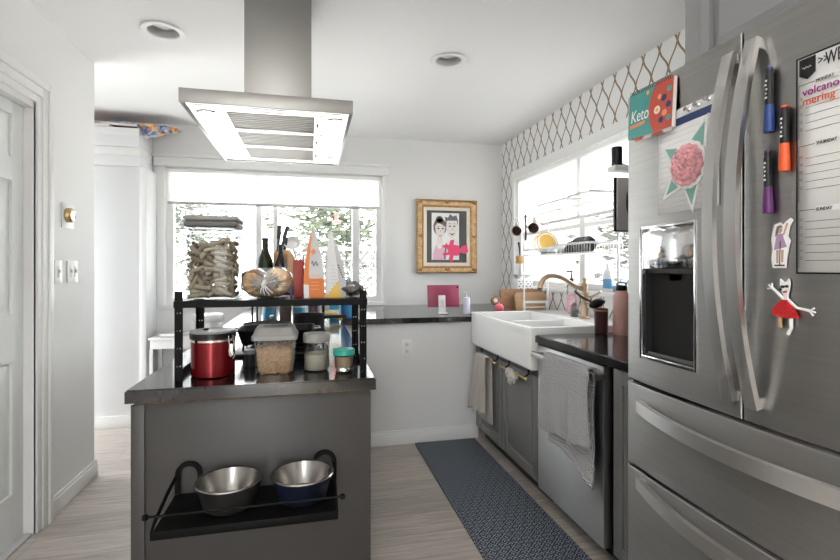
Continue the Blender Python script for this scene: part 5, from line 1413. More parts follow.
for (x, y, z, dx_, h_, lb) in ((-.178, 2.872, RZ + .272, .006, .115, 'black knife handle, left of the three in the knife block'), (-.158, 2.868, RZ + .268, .035, .115, 'black knife handle, middle of the three in the knife block'), (-.145, 2.885, RZ + .24, .012, .08, 'black knife handle, right and shortest in the knife block')):
    t = thing('kitchen_knife', lb, 'knife', (x, y, z), 'knives in the block')
    bm = nb(); strap(bm, [(x - dx_ * .4, y, z - .045), (x + dx_ * .3, y, z + .036)], (0, 1, 0), .008, .016); obj('bolster', bm, 'dark_gray', t)
    bm = nb(); strap(bm, [(x + dx_ * .3, y, z + .036), (x + dx_ * .7, y, z + .036 + h_ * .5), (x + dx_, y, z + h_)], (0, 1, 0), .016, .022); obj('handle', bm, 'black_plastic', t)
cr = thing('utensil_crock', 'white utensil crock on the riser shelf', 'crock', (-.06, 2.87, RZ))
bm = nb(); lathe(bm, [(.042, 0), (.046, .005), (.047, .13), (.049, .135), (.043, .133), (.041, .008)], (-.036, 2.925, RZ), 32); obj('crock_body', bm, 'enamel_white', cr)
la = thing('ladle', 'white ladle standing in the utensil crock', 'ladle', (-.08, 2.87, RZ + .01))
bm = nb(); tube(bm, [(-.045, 2.925, RZ + .012), (-.065, 2.91, RZ + .15), (-.098, 2.89, RZ + .26)], .006, 8); obj('handle', bm, 'enamel_white', la)
bm = nb(); lathe(bm, [(.004, -.03), (.03, -.022), (.043, 0), (.046, .006), (.041, .002), (.028, -.018), (.004, -.025)], (-.102, 2.885, RZ + .285), 24, mtx=Matrix.Rotation(1.1, 4, 'X')); obj('scoop', bm, 'enamel_white', la)
sp_ = thing('serving_spoon', 'white serving spoon leaning right in the utensil crock', 'spoon', (-.06, 2.87, RZ + .01))
bm = nb(); tube(bm, [(-.045, 2.92, RZ + .012), (-.04, 2.91, RZ + .15), (-.035, 2.905, RZ + .225)], .005, 8); obj('handle', bm, 'lid_warm', sp_)
bm = nb(); blob(bm, (-.012, 2.903, RZ + .262), (.016, .008, .040), 16, 10)
bmesh.ops.rotate(bm, verts=bm.verts, cent=(-.012, 2.903, RZ + .262), matrix=Matrix.Rotation(.95, 3, 'Y')); obj('spoon_bowl', bm, 'enamel_white', sp_)
# jars and tins behind on the worktop
def tin(x, y, r, h, m_, label, lidm, name='tin', band_=None):
    t = thing(name, label, name, (x, y, ZT), 'jars and tins at the back of the peninsula')
    bm = nb(); lathe(bm, [(r * .96, 0), (r, .003), (r, h * .82), (r * .94, h * .85)], (x, y, ZT), 24); obj('body', bm, m_, t)
    bm = nb(); lathe(bm, [(r * .98, h * .85), (r * 1.02, h * .86), (r * 1.02, h * .98), (r * .95, h)], (x, y, ZT), 24); obj('lid', bm, lidm, t)
tin(-.245, 3.08, .040, .12, 'can_blue', 'blue tin with gray lid, leftmost behind the riser shelf', 'lid_gray')
tin(-.15, 3.10, .036, .13, 'spice_brown', 'brown glass jar between the blue tins', 'dark_gray', 'jar')
tin(-.065, 3.08, .038, .12, 'can_blue', 'blue tin with white lid, right of the brown jar', 'enamel_white')
tin(.02, 2.62, .032, .17, 'purple_dark', 'dark purple bottle on the peninsula behind the saucepan', 'black_plastic', 'bottle')
for (y, zz_, lb) in ((3.08, 0, 'lower spotted banana on the right of the peninsula'), (3.118, .0, 'rear spotted banana on the right of the peninsula')):
    t = thing('banana', lb, 'banana', (.10, y, ZT), 'bananas on the peninsula')
    bm = nb(); pts = [(.035 + .165 * k / 14, y + .018 * math.sin(PI * k / 14), ZT + .020 + (.030 * math.sin(PI * k / 14) if y < 3.1 else .030 * math.sin(PI * k / 14) + .004)) for k in range(15)]
    tube(bm, pts, .017, 10, rf=lambda t_: .0195 * (max(.0, math.sin(PI * (.06 + .88 * t_)))) ** .5); obj('peel', bm, 'banana', t)
    bm = nb(); tube(bm, [(.036, y, ZT + .0185), (.018, y - .002, ZT + .021)], .005, 6); obj('stem', bm, 'bark', t)
bj = thing('water_jug', 'blue plastic water jug at the back of the peninsula', 'jug', (.242, 3.36, ZT))
bm = nb(); lathe(bm, [(.036, 0), (.041, .006), (.042, .15), (.036, .18), (.024, .20), (.022, .215)], (.250, 3.36, ZT), 28); obj('jug_body', bm, 'jug_blue', bj)
bm = nb(); lathe(bm, [(.025, .2155), (.026, .22), (.026, .24), (.022, .245)], (.250, 3.36, ZT), 24); obj('cap', bm, 'jug_blue', bj)
bm = nb(); tube(bm, [(.262, 3.33, ZT + .232), (.274, 3.325, ZT + .262), (.258, 3.325, ZT + .276), (.242, 3.325, ZT + .262), (.240, 3.33, ZT + .236)], .005, 8); obj('carry_loop', bm, 'jug_blue', bj)
tc_ = thing('tea_box', 'blue and white carton standing left of the water jug', 'carton', (.16, 3.34, ZT))
bm = nb(); box(bm, .13, .195, 3.30, 3.40, ZT, ZT + .11, .002); obj('carton_body', bm, 'can_blue', tc_)
bm = nb(); box(bm, .132, .193, 3.2985, 3.2995, ZT + .03, ZT + .065); obj('white_panel', bm, 'paper', tc_, 0)

# ------------------------------------------------------------------ back worktop: tablet and lilac bottle
tb = thing('tablet', 'pink tablet on a white stand on the back worktop', 'tablet', (1.0, 3.55, ZT))
bm = nb(); box(bm, .884, 1.140, 3.552, 3.560, .936, 1.108, .003)
bmesh.ops.rotate(bm, verts=bm.verts, cent=(1.01, 3.556, .936), matrix=Matrix.Rotation(-.10, 3, 'X')); obj('tablet_shell', bm, 'tablet_pink', tb)
bm = nb(); lathe(bm, [(.008, 0), (.008, .003), (.006, .0035)], (1.118, 3.535, 1.09), 18, mtx=Matrix.Rotation(PI / 2 - .1, 4, 'X')); obj('camera_lens', bm, 'black_plastic', tb)
bm = nb(); lathe(bm, [(.034, 0), (.036, .002), (.036, .008), (.03, .011)], (.990, 3.50, ZT), 28, sx=1.0); box(bm, .962, 1.018, 3.520, 3.528, ZT + .008, 1.03, .003, rot=Matrix.Rotation(-.12, 4, 'X')); box(bm, .968, 1.012, 3.505, 3.545, ZT + .008, ZT + .03, .004); stn = obj('stand', bm, 'enamel_white', tb)
bm = nb()
for k in range(6): box(bm, .980, 1.002, 3.512, 3.5145, ZT + .055 + k * .009, ZT + .058 + k * .009)
obj('print_line', bm, 'bag_gray', stn, 0)
bm = nb(); lathe(bm, [(.037, 0), (.037, .0025)], (.990, 3.468, ZT), 24); obj('foot_pad', bm, 'lid_gray_dark', tb)
lb_ = thing('lotion_bottle', 'pale lilac pump bottle right of the pink tablet', 'bottle', (1.16, 3.46, ZT))
bm = nb(); lathe(bm, [(.024, 0), (.026, .003), (.026, .118), (.022, .125), (.010, .128)], (1.168, 3.46, ZT), 28); obj('bottle_body', bm, 'soap_lilac', lb_)
bm = nb(); lathe(bm, [(.010, .128), (.010, .140), (.006, .141), (.004, .16)], (1.163, 3.46, ZT), 16); box(bm, 1.128, 1.170, 3.455, 3.465, ZT + .157, ZT + .165, .002); obj('pump', bm, 'enamel_white', lb_)

# ------------------------------------------------------------------ towels
def cloth(name, fn, nu, nv, m_, parent, th):
    bm = nb(); grid(bm, fn, nu, nv); return obj(name, bm, m_, parent, 80, solid=th)
# long gray waffle towel over the dishwasher bar
tw = thing('dish_towel', 'gray waffle weave dish towel hanging over the dishwasher handle', 'towel', (1.11, 1.93, .81))
def tfn(u, v):
    y = 2.10 - u * .385 + .07 * max(0, .30 - u) * v + .01 * math.sin(v * 5)
    x = 1.100 - .010 * math.sin(u * 9 + v * 1.5) * (.35 + v) - .006 * math.sin(u * 21) * v - .010 * v
    z = .822 - v * (.352 - .045 * u) - .012 * math.sin(u * 3)* v + .004 * math.sin(u * 26) * v
    return Vector((x, y, z))
cloth('front_drop', tfn, 40, 30, 'towel_gray', tw, .005)
def tfn2(u, v):
    y = 2.09 - u * .355 + .02 * math.sin(v * 4)
    x = 1.143 - .006 * math.sin(u * 8 + 1) * v - .004 * math.sin(u * 17) * v - (.035 * v * max(0, v - .6) * 2)
    z = .822 - v * (.40 + .085 * u * u)
    return Vector((x, y, z))
cloth('back_drop', tfn2, 40, 30, 'towel_gray', tw, .005)
def tfn3(u, v):
    a = PI * v; y = 2.10 - u * .37
    return Vector((1.1215 - .0215 * math.cos(a), y + (-.385 + .40) * 0, .8225 + .009 * math.sin(a)))
cloth('fold_over_bar', tfn3, 30, 8, 'towel_gray', tw, .005)
# over-door bars on the sink cabinet with two cloths
def hookbar(y0, y1, label):
    t = thing('towel_bar', label, 'towel bar', (1.15, (y0 + y1) / 2, .66), 'over-door towel bars')
    bm = nb(); tube(bm, [(1.132, y0, .642), (1.132, y1, .642)], .006, 10); obj('bar', bm, 'brass', t)
    for y in (y0 + .045, y1 - .035):
        bm = nb(); strap(bm, [(1.132, y, .640), (1.150, y, .645), (1.1685, y, .66), (1.1695, y, .692)], (0, 1, 0), .016, .0025); obj('hook', bm, 'black_metal', t)
    for y in (y0, y1):
        bm = nb(); lathe(bm, [(.002, -.008), (.009, -.005), (.010, 0), (.009, .005), (.002, .008)], (1.132, y, .642), 14, mtx=Matrix.Rotation(PI / 2, 4, 'X')); obj('bar_cap', bm, 'brass', t)
hookbar(2.80, 3.16, 'brass towel bar hooked over the left sink cabinet door')
hookbar(2.36, 2.70, 'brass towel bar hooked over the right sink cabinet door')
lt = thing('hand_towel', 'beige linen towel hanging on the left sink cabinet door', 'towel', (1.13, 3.0, .65))
def lfn(u, v):
    w = .19 + .09 * v
    y = 3.02 + .04 * v - (u - .5) * w
    x = 1.118 - .012 * math.sin(u * 15 + v * 2) * (.4 + .6 * v) - .018 * v
    return Vector((x, y, .652 - v * (.40 - .03 * u) + .006 * math.sin(u * 14) * v))
cloth('front_drop', lfn, 36, 26, 'towel_linen', lt, .005)
def lfn2(u, v):
    y = 3.0 - (u - .5) * (.19 + .02 * v)
    return Vector((1.150 + .003 * math.sin(u * 14), y, .652 - v * (.45 - .02 * u)))
cloth('back_drop', lfn2, 30, 20, 'towel_linen', lt, .005)
cloth('fold_over_bar', lambda u, v: Vector((1.134 - .016 * math.cos(PI * v), 3.0 - (u - .5) * .19, .652 + .007 * math.sin(PI * v))), 24, 8, 'towel_linen', lt, .005)
cr2 = thing('dish_cloth', 'small gray cloth bunched over the right sink cabinet towel bar', 'cloth', (1.13, 2.52, .64))
bm = nb(); blob(bm, (1.130, 2.545, .622), (.024, .055, .038), 36, 24)
for v in bm.verts: v.co += Vector((wobble(v.co, 34, .012), wobble(v.co + Vector((2, 0, 0)), 30, .02), wobble(v.co + Vector((0, 4, 0)), 32, .024)))
obj('bunch', bm, 'towel_linen', cr2, 60)
bm = nb()
for k in range(2): tube(bm, [(1.108, 2.50 + .018 * math.cos(a) + k * .03, .602 + .022 * math.sin(a)) for a in [j * PI / 8 for j in range(16)]], .002, 6, closed=True)
obj('ring', bm, 'chrome', cr2)

# ------------------------------------------------------------------ faucet and things around the sink
DK = .9265
fa = thing('kitchen_faucet', 'champagne bronze kitchen faucet with curved pull-down spout', 'faucet', (1.66, 2.637, DK))
bm = nb(); lathe(bm, [(.034, 0), (.034, .006), (.026, .012), (.022, .02), (.021, .09), (.024, .093), (.024, .102), (.020, .106), (.020, .150), (.024, .153), (.024, .163), (.019, .167), (.018, .205), (.022, .208), (.022, .216), (.012, .224), (.010, .234), (.016, .240), (.013, .250), (.004, .253)], (1.66, 2.637, DK), 28); obj('column', bm, 'brass_champagne', fa)
bm = nb(); P0, P3 = Vector((1.655, 2.638, 1.105)), Vector((1.395, 2.712, 1.118))
cp = [P0, Vector((1.60, 2.653, 1.13)), Vector((1.53, 2.672, 1.175)), Vector((1.47, 2.690, 1.192)), Vector((1.425, 2.703, 1.178)), Vector((1.402, 2.71, 1.145)), Vector((1.396, 2.712, 1.115))]
sm = []
for i in range(len(cp) - 1):
    p0, p1, p2, p3 = cp[max(i - 1, 0)], cp[i], cp[i + 1], cp[min(i + 2, len(cp) - 1)]
    for k in range(6):
        t = k / 6; sm.append(.5 * ((2 * p1) + (p2 - p0) * t + (2 * p0 - 5 * p1 + 4 * p2 - p3) * t * t + (3 * p1 - p0 - 3 * p2 + p3) * t ** 3))
sm.append(cp[-1])
tube(bm, sm, .013, 14, rf=lambda t: .0145 + .006 * max(0, t - .55) * 2); obj('spout', bm, 'brass_champagne', fa)
bm = nb(); tube(bm, [(1.396, 2.712, 1.116), (1.395, 2.7125, 1.106)], .016, 14); obj('spray_head', bm, 'black_plastic', fa)
bm = nb(); tube(bm, [(1.66, 2.62, 1.06), (1.675, 2.585, 1.065), (1.69, 2.55, 1.085), (1.70, 2.53, 1.10)], .006, 8, rf=lambda t: .009 - .004 * t); obj('lever', bm, 'brass_champagne', fa)
gl_ = thing('soap_pump', 'small clear soap pump left of the faucet', 'soap dispenser', (1.66, 2.78, DK))
bm = nb(); lathe(bm, [(.024, 0), (.026, .004), (.026, .07), (.012, .082), (.012, .088)], (1.665, 2.765, DK), 24, cap1=False); obj('clear_bottle', bm, 'jar_glass', gl_)
bm = nb(); lathe(bm, [(.020, .003), (.0235, .006), (.0235, .045), (.002, .045)], (1.665, 2.765, DK), 20); obj('soap', bm, 'dish_sage', gl_)
bm = nb(); lathe(bm, [(.013, .088), (.013, .10), (.005, .102), (.004, .118)], (1.665, 2.765, DK), 16); tube(bm, [(1.665, 2.765, DK + .118), (1.635, 2.775, DK + .120), (1.622, 2.779, DK + .112)], .0035, 8); obj('pump', bm, 'chrome', gl_)
dh = thing('dish_brush', 'black scrub brush leaning across the plum cup by the faucet', 'brush', (1.56, 2.33, 1.03))
bm = nb(); blob(bm, (1.522, 2.30, 1.048), (.050, .028, .024), 22, 14)
bmesh.ops.rotate(bm, verts=bm.verts, cent=(1.522, 2.30, 1.048), matrix=Matrix.Rotation(-.35, 3, 'Y')); obj('brush_head', bm, 'black_plastic', dh)
bm = nb(); tube(bm, [(1.50, 2.33, 1.055), (1.492, 2.40, 1.075), (1.485, 2.46, 1.105)], .007, 8); obj('handle', bm, 'black_plastic', dh)
bm = nb()
for k in range(40):
    a = k * 2.4; r_ = .032 * math.sqrt(k / 40); x, y = 1.51 + r_ * math.cos(a), 2.325 + r_ * .4 * math.sin(a)
    tube(bm, [(x, y, 1.04), (x, y, 1.020)], .0012, 4)
obj('bristles', bm, 'trim_white', dh)
pc = thing('cup', 'dark plum cup on the worktop beside the pink bottle', 'cup', (1.545, 2.24, ZT))
bm = nb(); lathe(bm, [(.030, 0), (.033, .004), (.036, .130), (.0375, .133), (.0355, .131), (.032, .01), (.004, .008)], (1.518, 2.258, ZT), 32); obj('cup_body', bm, 'cup_plum', pc)
bm = nb(); lathe(bm, [(.0362, .118), (.0366, .119), (.0368, .127), (.0364, .128)], (1.518, 2.258, ZT), 32, cap0=False, cap1=False); obj('rim_band', bm, 'gold_dark', pc)
# brush rests on the cup rim
def tumbler(x, y, r, h, m_, label):
    t = thing('water_bottle', label, 'water bottle', (x, y, ZT), 'insulated bottles by the fridge')
    bm = nb(); lathe(bm, [(r * .94, 0), (r, .005), (r, h * .70), (r * .93, h * .76), (r * .62, h * .82), (r * .60, h * .84)], (x, y, ZT), 36); obj('bottle_body', bm, m_, t)
    bm = nb(); lathe(bm, [(r * .66, h * .842), (r * .68, h * .85), (r * .68, h * .93), (r * .5, h * .945)], (x, y, ZT), 28); lid_ = obj('lid', bm, 'black_plastic', t)
    bm = nb(); strap(bm, [(x - r * .6, y, ZT + h * .90), (x - r * .62, y, ZT + h * .97), (x - r * .3, y, ZT + h), (x + r * .3, y, ZT + h), (x + r * .62, y, ZT + h * .97), (x + r * .6, y, ZT + h * .90)], (0, 1, 0), .012, .005); obj('carry_loop', bm, 'black_plastic', lid_)
tumbler(1.592, 2.19, .042, .275, 'bottle_pink', 'pale pink insulated bottle with black lid by the refrigerator')
tumbler(1.70, 2.225, .034, .29, 'bottle_magenta', 'magenta insulated bottle partly hidden behind the pale pink one')

cbd = thing('cutting_board', 'large wooden cutting board with round handle behind the sink', 'cutting board', (1.64, 3.52, ZT))
bm = nb()
pts = [(0, .0), (.33, .0), (.34, .01), (.34, .175), (.33, .185), (.01, .185), (0, .175), (-.002, .115)] + [(-.045 + .038 * math.cos(a), .095 + .038 * math.sin(a)) for a in [.5 + k * (2 * PI - 1.0) / 14 for k in range(15)]] + [(-.002, .075)]
prism(bm, pts, (1.475, 3.50, ZT + .001), (1, 0, 0), (0, .20, .98), (0, .98, -.20), .018)
obj('board', bm, 'board_wood', cbd, 30)
bm = nb(); prism(bm, ell(-.047, .095, .018, .018, 18), (1.475, 3.499, ZT + .001), (1, 0, 0), (0, .20, .98), (0, -.98, .2), .001); obj('handle_hole', bm, 'wall_paint', cbd, 0)
cbs = thing('cutting_board', 'small pale wooden cutting board leaning on the large one', 'cutting board', (1.70, 3.46, ZT))
bm = nb(); pts = []
for cx, cy, a0 in ((.235, .035, -PI / 2), (.235, .125, 0), (.035, .125, PI / 2), (.035, .035, PI)): pts += [(cx + .035 * math.cos(a0 + k * PI / 10), cy + .035 * math.sin(a0 + k * PI / 10)) for k in range(6)]
prism(bm, pts, (1.575, 3.455, ZT + .001), (.99, .0, .0), (0, .22, .975), (0, .975, -.22), .014); obj('board', bm, 'board_light', cbs, 30)
pb = thing('ball_ornament', 'small pink ball beside the handle of the large cutting board', 'ball', (1.41, 3.42, ZT))
bm = nb(); blob(bm, (1.425, 3.44, ZT + .038), (.037, .037, .037), 24, 16); obj('ball', bm, 'ball_pink', pb, 80)
bm = nb(); lathe(bm, [(.004, .074), (.008, .076), (.006, .084)], (1.425, 3.44, ZT), 12); obj('crown_tip', bm, 'ball_pink', pb)
wf = thing('napkin_stand', 'low white open frame stand behind the sink in front of boards', 'stand', (1.66, 3.36, ZT))
bm = nb(); fx = 1.575; fz = ZT + .001
for a, c, d, e in ((0, .20, 0, .02), (0, .20, .080, .098), (0, .016, .02, .08), (.184, .20, .02, .08)): box(bm, fx + a, fx + c, 3.325, 3.34, fz + d, fz + e, .002)
box(bm, fx, fx + .20, 3.325, 3.375, fz, fz + .012, .002); obj('frame', bm, 'trim_white', wf)
bm = nb(); box(bm, fx + .016, fx + .184, 3.327, 3.338, fz + .045, fz + .054, .001); obj('rail', bm, 'trim_white', wf)

# wire dish rack over the sink
dr = thing('dish_rack', 'white two tier wire dish rack standing over the sink by the window', 'dish rack', (1.72, 2.95, DK))
qx0, qx1, qy0, qy1 = 1.60, 1.82, 2.49, 3.39
bm = nb()
def wire(bm, *pts, r=.0028): tube(bm, pts, r, 5)
for x in (qx0 + .01, qx1 - .01):
    bm = nb(); tube(bm, [(x, qy1, .8905), (x, qy1, 1.66)], .007, 8); obj('leg', bm, 'wire_white', dr)
for x in (qx1 - .01,):
    bm = nb(); tube(bm, [(x, qy0 + .03, DK), (x, qy0 + .03, 1.69)], .007, 8); obj('leg', bm, 'wire_white', dr)
def basket(name, y0, y1, x0, x1, z0, z1, step, rimm='wire_gray'):
    bm = nb()
    for z in (z0, z1): 
        for a, c in (((x0, y0), (x1, y0)), ((x1, y0), (x1, y1)), ((x1, y1), (x0, y1)), ((x0, y1), (x0, y0))): wire(bm, (*a, z), (*c, z), r=.003)
    n = int((y1 - y0) / step)
    for k in range(n + 1):
        y = y0 + (y1 - y0) * k / n; wire(bm, (x0, y, z1), (x0, y, z0), (x1, y, z0), (x1, y, z1), r=.0016)
    n = int((x1 - x0) / step)
    for k in range(n + 1):
        x = x0 + (x1 - x0) * k / n; wire(bm, (x, y0, z1), (x, y0, z0), r=.0016); wire(bm, (x, y1, z0), (x, y1, z1), r=.0016)
    o_ = obj(name, bm, 'wire_white', dr)
    bm = nb(); strap(bm, [(x0, y1, z1 + .004), (x0, y0, z1 + .004)], (0, 0, 1), .014, .004); strap(bm, [(x0, y0, z1 + .004), (x1, y0, z1 + .004)], (0, 0, 1), .014, .004); obj('basket_rim', bm, rimm, o_)
    return o_
basket('lower_basket', qy0, 2.93, qx0, qx1, 1.335, 1.388, .028)
basket('lower_tray', 2.94, 3.38, qx0, qx1, 1.335, 1.372, .03, 'wire_white')
basket('upper_basket', qy0, 2.745, qx0 + .0, qx1, 1.63, 1.69, .026)
basket('upper_basket', 2.80, 3.16, qx0, qx1, 1.63, 1.685, .026)
# dishes on the rack
def dplate(y, m_, label, r=.085, lean=.35, x=1.70, z=1.342):
    t = thing('plate', label, 'plate', (x, y, z), 'plates on the dish rack')
    bm = nb(); lathe(bm, [(.004, 0), (r * .6, .002), (r, .014), (r, .018), (r * .6, .007), (.004, .006)], (0, 0, 0), 32, mtx=Matrix.Translation((x, y, z + r * math.cos(lean) * .98)) @ Matrix.Rotation(PI / 2 - lean, 4, 'X')); obj('plate_disc', bm, m_, t)
    bm = nb(); lathe(bm, [(r * .80, .0135), (r * .90, .0165)], (0, 0, 0), 32, mtx=Matrix.Translation((x, y, z + r * math.cos(lean) * .98)) @ Matrix.Rotation(PI / 2 - lean, 4, 'X'), cap0=False, cap1=False); obj('rim_pattern', bm, 'dish_yellow' if m_ == 'enamel_white' else 'enamel_white', t)
dplate(3.20, 'dish_yellow', 'yellow plate with white ring standing upright on the dish rack', .085)
dplate(3.28, 'enamel_white', 'white plate with yellow ring behind the yellow one on the dish rack', .08)
def dcup(y, x, m_, label, r=.036, h=.05, z=1.339, hang=False):
    t = thing('cup', label, 'cup', (x, y, z), 'cups on the dish rack')
    bm = nb(); lathe(bm, [(r, 0), (r * .98, h * .3), (r * .8, h * .85), (r * .5, h), (.004, h)], (x, y, z), 24); obj('cup_body', bm, m_, t)
    bm = nb(); lathe(bm, [(r * 1.01, .006), (r * 1.0, .014)], (x, y, z), 24, cap0=False, cap1=False); obj('rim_pattern', bm, 'ink', t)
    return t
dcup(3.14, 1.66, 'dish_sage', 'sage green cup upside down on the dish rack tray')
dcup(3.05, 1.66, 'enamel_white', 'white cup with dark rim upside down beside the sage cup')
dcup(2.975, 1.69, 'dish_sage', 'second sage green cup upside down nearer the basket', .028, .045)
bb = thing('bowl', 'black bowl upside down on the dish rack basket rim', 'bowl', (1.70, 2.86, 1.338))
bm = nb(); lathe(bm, [(.070, .0), (.066, .03), (.045, .072), (.025, .078), (.024, .084), (.004, .084)], (1.71, 2.84, 1.3385), 32); obj('bowl_body', bm, 'black_plastic', bb)
bm = nb(); lathe(bm, [(.071, .0), (.072, .003), (.070, .006)], (1.71, 2.84, 1.3385), 32, cap0=False, cap1=False); obj('bowl_rim', bm, 'dark_gray', bb)
for k in range(5):
    t = thing('plate', 'dark gray plate standing in the lower basket, number %s from the window end' % ('one', 'two', 'three', 'four', 'five')[k], 'plate', (1.70, 2.72 - k * .03, 1.34), 'dark plates in the basket')
    t['label'] = 'dark plate among five upright in the lower wire basket'
    bm = nb(); lathe(bm, [(.004, 0), (.03, .001), (.048, .007), (.048, .010), (.03, .004), (.004, .003)], (0, 0, 0), 24, mtx=Matrix.Translation((1.662, 2.72 - k * .03, 1.3385 + .048)) @ Matrix.Rotation(PI / 2 - .12, 4, 'X')); obj('plate_disc', bm, 'dark_gray', t)
def hmug(y, label):
    t = thing('mug', label, 'mug', (1.60, y, 1.50), 'mugs hanging from the dish rack')
    mt = Matrix.Translation((1.60, y, 1.540)) @ Matrix.Rotation(-.75, 4, 'Z') @ Matrix.Rotation(1.85, 4, 'X')
    bm = nb(); lathe(bm, [(.004, -.040), (.036, -.040), (.040, -.034), (.041, .042), (.038, .042), (.036, -.034), (.004, -.036)], (0, 0, 0), 28, mtx=mt); obj('mug_body', bm, 'mug_beige', t)
    bm = nb(); lathe(bm, [(.0355, .036), (.0352, -.03), (.004, -.034)], (0, 0, 0), 28, mtx=mt, cap0=False, cap1=False); obj('mug_inside', bm, 'mug_inside', t)
    bm = nb(); tube(bm, [mt @ Vector(p) for p in ((0, .038, .025), (0, .066, .02), (0, .072, -.002), (0, .062, -.022), (0, .038, -.026))], .006, 8); obj('handle', bm, 'mug_beige', t)
hmug(3.475, 'beige mug hanging at the far end of the dish rack'); hmug(3.19, 'beige mug hanging second from the far end of the dish rack')
bm = nb(); tube(bm, [(1.60, 2.80, 1.628), (1.60, 3.56, 1.628)], .005, 8)
for y in (3.475, 3.19, 3.34): tube(bm, [(1.60, y, 1.628), (1.60, y + .004, 1.612), (1.60, y - .008, 1.602), (1.60, y - .014, 1.61)], .002, 6)
obj('hanging_rod', bm, 'wire_white', dr)
sl_ = thing('spatula', 'black spatula hanging between the two mugs', 'spatula', (1.60, 3.335, 1.5))
bm = nb(); strap(bm, [(1.597, 3.335, 1.645), (1.597, 3.335, 1.52)], (0, 1, 0), .016, .005); obj('handle', bm, 'black_plastic', sl_)
bm = nb(); strap(bm, [(1.597, 3.335, 1.52), (1.597, 3.335, 1.45)], (0, 1, 0), .030, .003); obj('blade', bm, 'dark_gray', sl_)
sg_ = thing('sponge_caddy', 'gold sponge caddy hooked below the far end of the dish rack', 'sponge holder', (1.597, 3.40, 1.3))
bm = nb(); box(bm, 1.57, 1.62, 3.412, 3.462, 1.275, 1.335, .004); obj('sponge', bm, 'sponge_gold', sg_)
bm = nb(); strap(bm, [(1.595, 3.415, 1.33), (1.592, 3.40, 1.36), (1.60, 3.384, 1.378)], (0, 1, 0), .01, .003); obj('hook', bm, 'wire_white', sg_)
ut = thing('scrub_brush', 'dark handled brush standing in the gold sponge caddy', 'brush', (1.60, 3.41, 1.335))
bm = nb(); tube(bm, [(1.597, 3.436, 1.336), (1.597, 3.443, 1.39), (1.595, 3.455, 1.44)], .006, 8, rf=lambda t: .005 + .004 * t); obj('handle', bm, 'black_plastic', ut)

# back-right corner: patterned tin and bowls, sill bottles
pt = thing('storage_tin', 'white tin with dark pattern behind the cutting boards', 'tin', (1.74, 3.62, ZT))
bm = nb(); box(bm, 1.655, 1.79, 3.60, 3.72, ZT, ZT + .262, .006); obj('tin_body', bm, 'enamel_white', pt)
bm = nb()
for k in range(5):
    for j in range(4): prism(bm, ell(1.668 + j * .032 + (k % 2) * .012, ZT + .16 + k * .02, .007, .005, 8), (0, 3.5995, 0), (1, 0, 0), (0, 0, 1), (0, -1, 0), .0006)
obj('pattern', bm, 'ink', pt, 0)
for x, lb, m_ in ((1.685, 'patterned gray bowl on the white tin, left one', 'bag_gray'), (1.765, 'patterned white bowl on the white tin, right one', 'enamel_white')):
    t = thing('bowl', lb, 'bowl', (x, 3.66, ZT + .262), 'small bowls on the tin')
    bm = nb(); lathe(bm, [(.02, 0), (.022, .004), (.038, .032), (.040, .034), (.036, .031), (.004, .006)], (x, 3.66, ZT + .2625), 24); obj('bowl_body', bm, m_, t)
    bm = nb()
    for k in range(10):
        a = k * PI / 5; lathe(bm, [(.0005, -.004), (.005, 0), (.0005, .004)], (x + .034 * math.cos(a), 3.66 + .034 * math.sin(a), ZT + .2625 + .022), 6)
    obj('pattern', bm, 'ink', t, 0)
sp2_ = thing('soap_bottle', 'pink hand soap bottle with black pump behind the faucet', 'soap dispenser', (1.79, 3.0, DK))
bm = nb(); lathe(bm, [(.030, 0), (.034, .005), (.034, .13)], (1.785, 3.0, DK), 28); obj('soap', bm, 'soap_pink', sp2_)
bm = nb(); lathe(bm, [(.0345, .1305), (.0345, .19), (.016, .215), (.014, .22)], (1.785, 3.0, DK), 28); obj('clear_top', bm, 'jar_plastic', sp2_)
bm = nb(); lathe(bm, [(.015, .2205), (.016, .24), (.006, .244), (.005, .285)], (1.785, 3.0, DK), 18); box(bm, 1.745, 1.792, 2.993, 3.007, DK + .284, DK + .296, .003); obj('pump', bm, 'black_plastic', sp2_)
db = thing('detergent_bottle', 'white detergent bottle with blue label on the window sill', 'bottle', (1.865, 2.69, RZ0))
SZ = RZ0 + .0045
bm = nb(); lathe(bm, [(.024, 0), (.026, .004), (.026, .11), (.020, .135), (.010, .15), (.010, .16)], (1.857, 2.69, SZ), 28, sy=1.5); obj('bottle_body', bm, 'detergent_white', db)
bm = nb(); lathe(bm, [(.0262, .025), (.0266, .026), (.0266, .085), (.0262, .086)], (1.857, 2.69, SZ), 28, sy=1.5, cap0=False, cap1=False); obj('label', bm, 'label_blue', db)
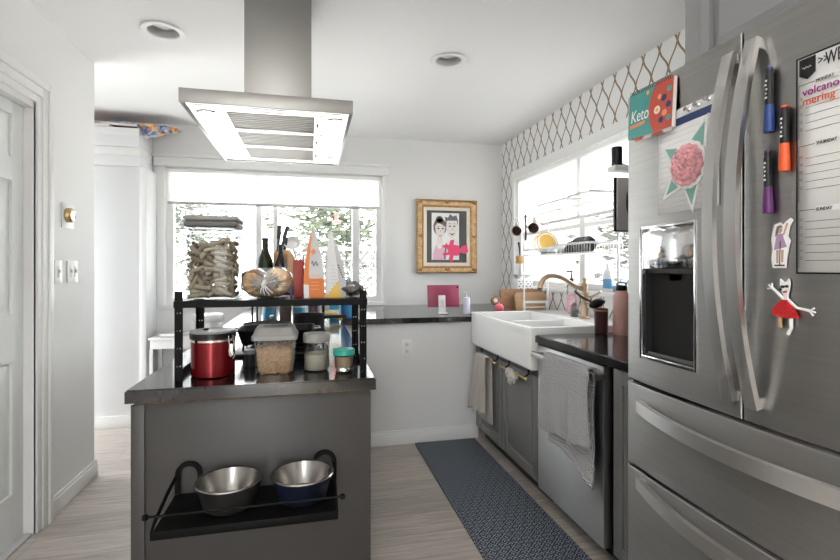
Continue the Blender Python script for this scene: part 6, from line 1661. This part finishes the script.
bm = nb(); lathe(bm, [(.012, .1605), (.012, .18), (.008, .184)], (1.857, 2.69, SZ), 20); obj('cap', bm, 'enamel_white', db)

# ------------------------------------------------------------------ small screen, shelf and speaker beside the fridge
tv = thing('television', 'small wall mounted television seen from behind beside the refrigerator', 'television', (1.62, 2.06, 1.55))
bm = nb(); box(bm, 1.450, 1.80, 2.046, 2.058, 1.418, 1.684, .002); obj('bezel', bm, 'black_plastic', tv)
bm = nb(); box(bm, 1.459, 1.795, 2.038, 2.0465, 1.424, 1.678, .002); obj('back_cover', bm, 'tv_back', tv)
bm = nb(); prism(bm, ell(1.535, 1.56, .030, .075, 22), (0, 2.0355, 0), (1, 0, 0), (0, 0, 1), (0, -1, 0), .012); obj('mount_plate', bm, 'black_plastic', tv)
bm = nb(); tube(bm, [(1.535, 2.024, 1.56), (1.60, 1.96, 1.56), (1.858, 1.92, 1.56)], .012, 10); obj('mount_arm', bm, 'black_plastic', tv)
ws = thing('wall_shelf', 'short white shelf above the small television', 'shelf', (1.65, 2.06, 1.71))
bm = nb(); box(bm, 1.442, 1.858, 2.03, 2.095, 1.716, 1.742, .003); obj('board', bm, 'trim_white', ws)
for y in (2.04, 2.085):
    bm = nb(); box(bm, 1.70, 1.858, y - .006, y + .006, 1.690, 1.716, .002); obj('bracket', bm, 'trim_white', ws)
spk = thing('speaker', 'small black cylinder speaker on the white shelf', 'speaker', (1.47, 2.06, 1.743))
bm = nb(); lathe(bm, [(.024, 0), (.026, .003), (.026, .088), (.024, .092), (.004, .093)], (1.472, 2.06, 1.7425), 32); obj('speaker_body', bm, 'black_plastic', spk)
bm = nb(); lathe(bm, [(.0262, .004), (.0264, .006), (.0264, .012), (.0262, .014)], (1.472, 2.06, 1.7425), 32, cap0=False, cap1=False); obj('base_ring', bm, 'dark_gray', spk)
bm = nb(); tube(bm, [(1.498, 2.06, 1.755), (1.53, 2.065, 1.75), (1.60, 2.075, 1.746), (1.72, 2.08, 1.7455)], .003, 6); obj('cable', bm, 'black_plastic', spk)
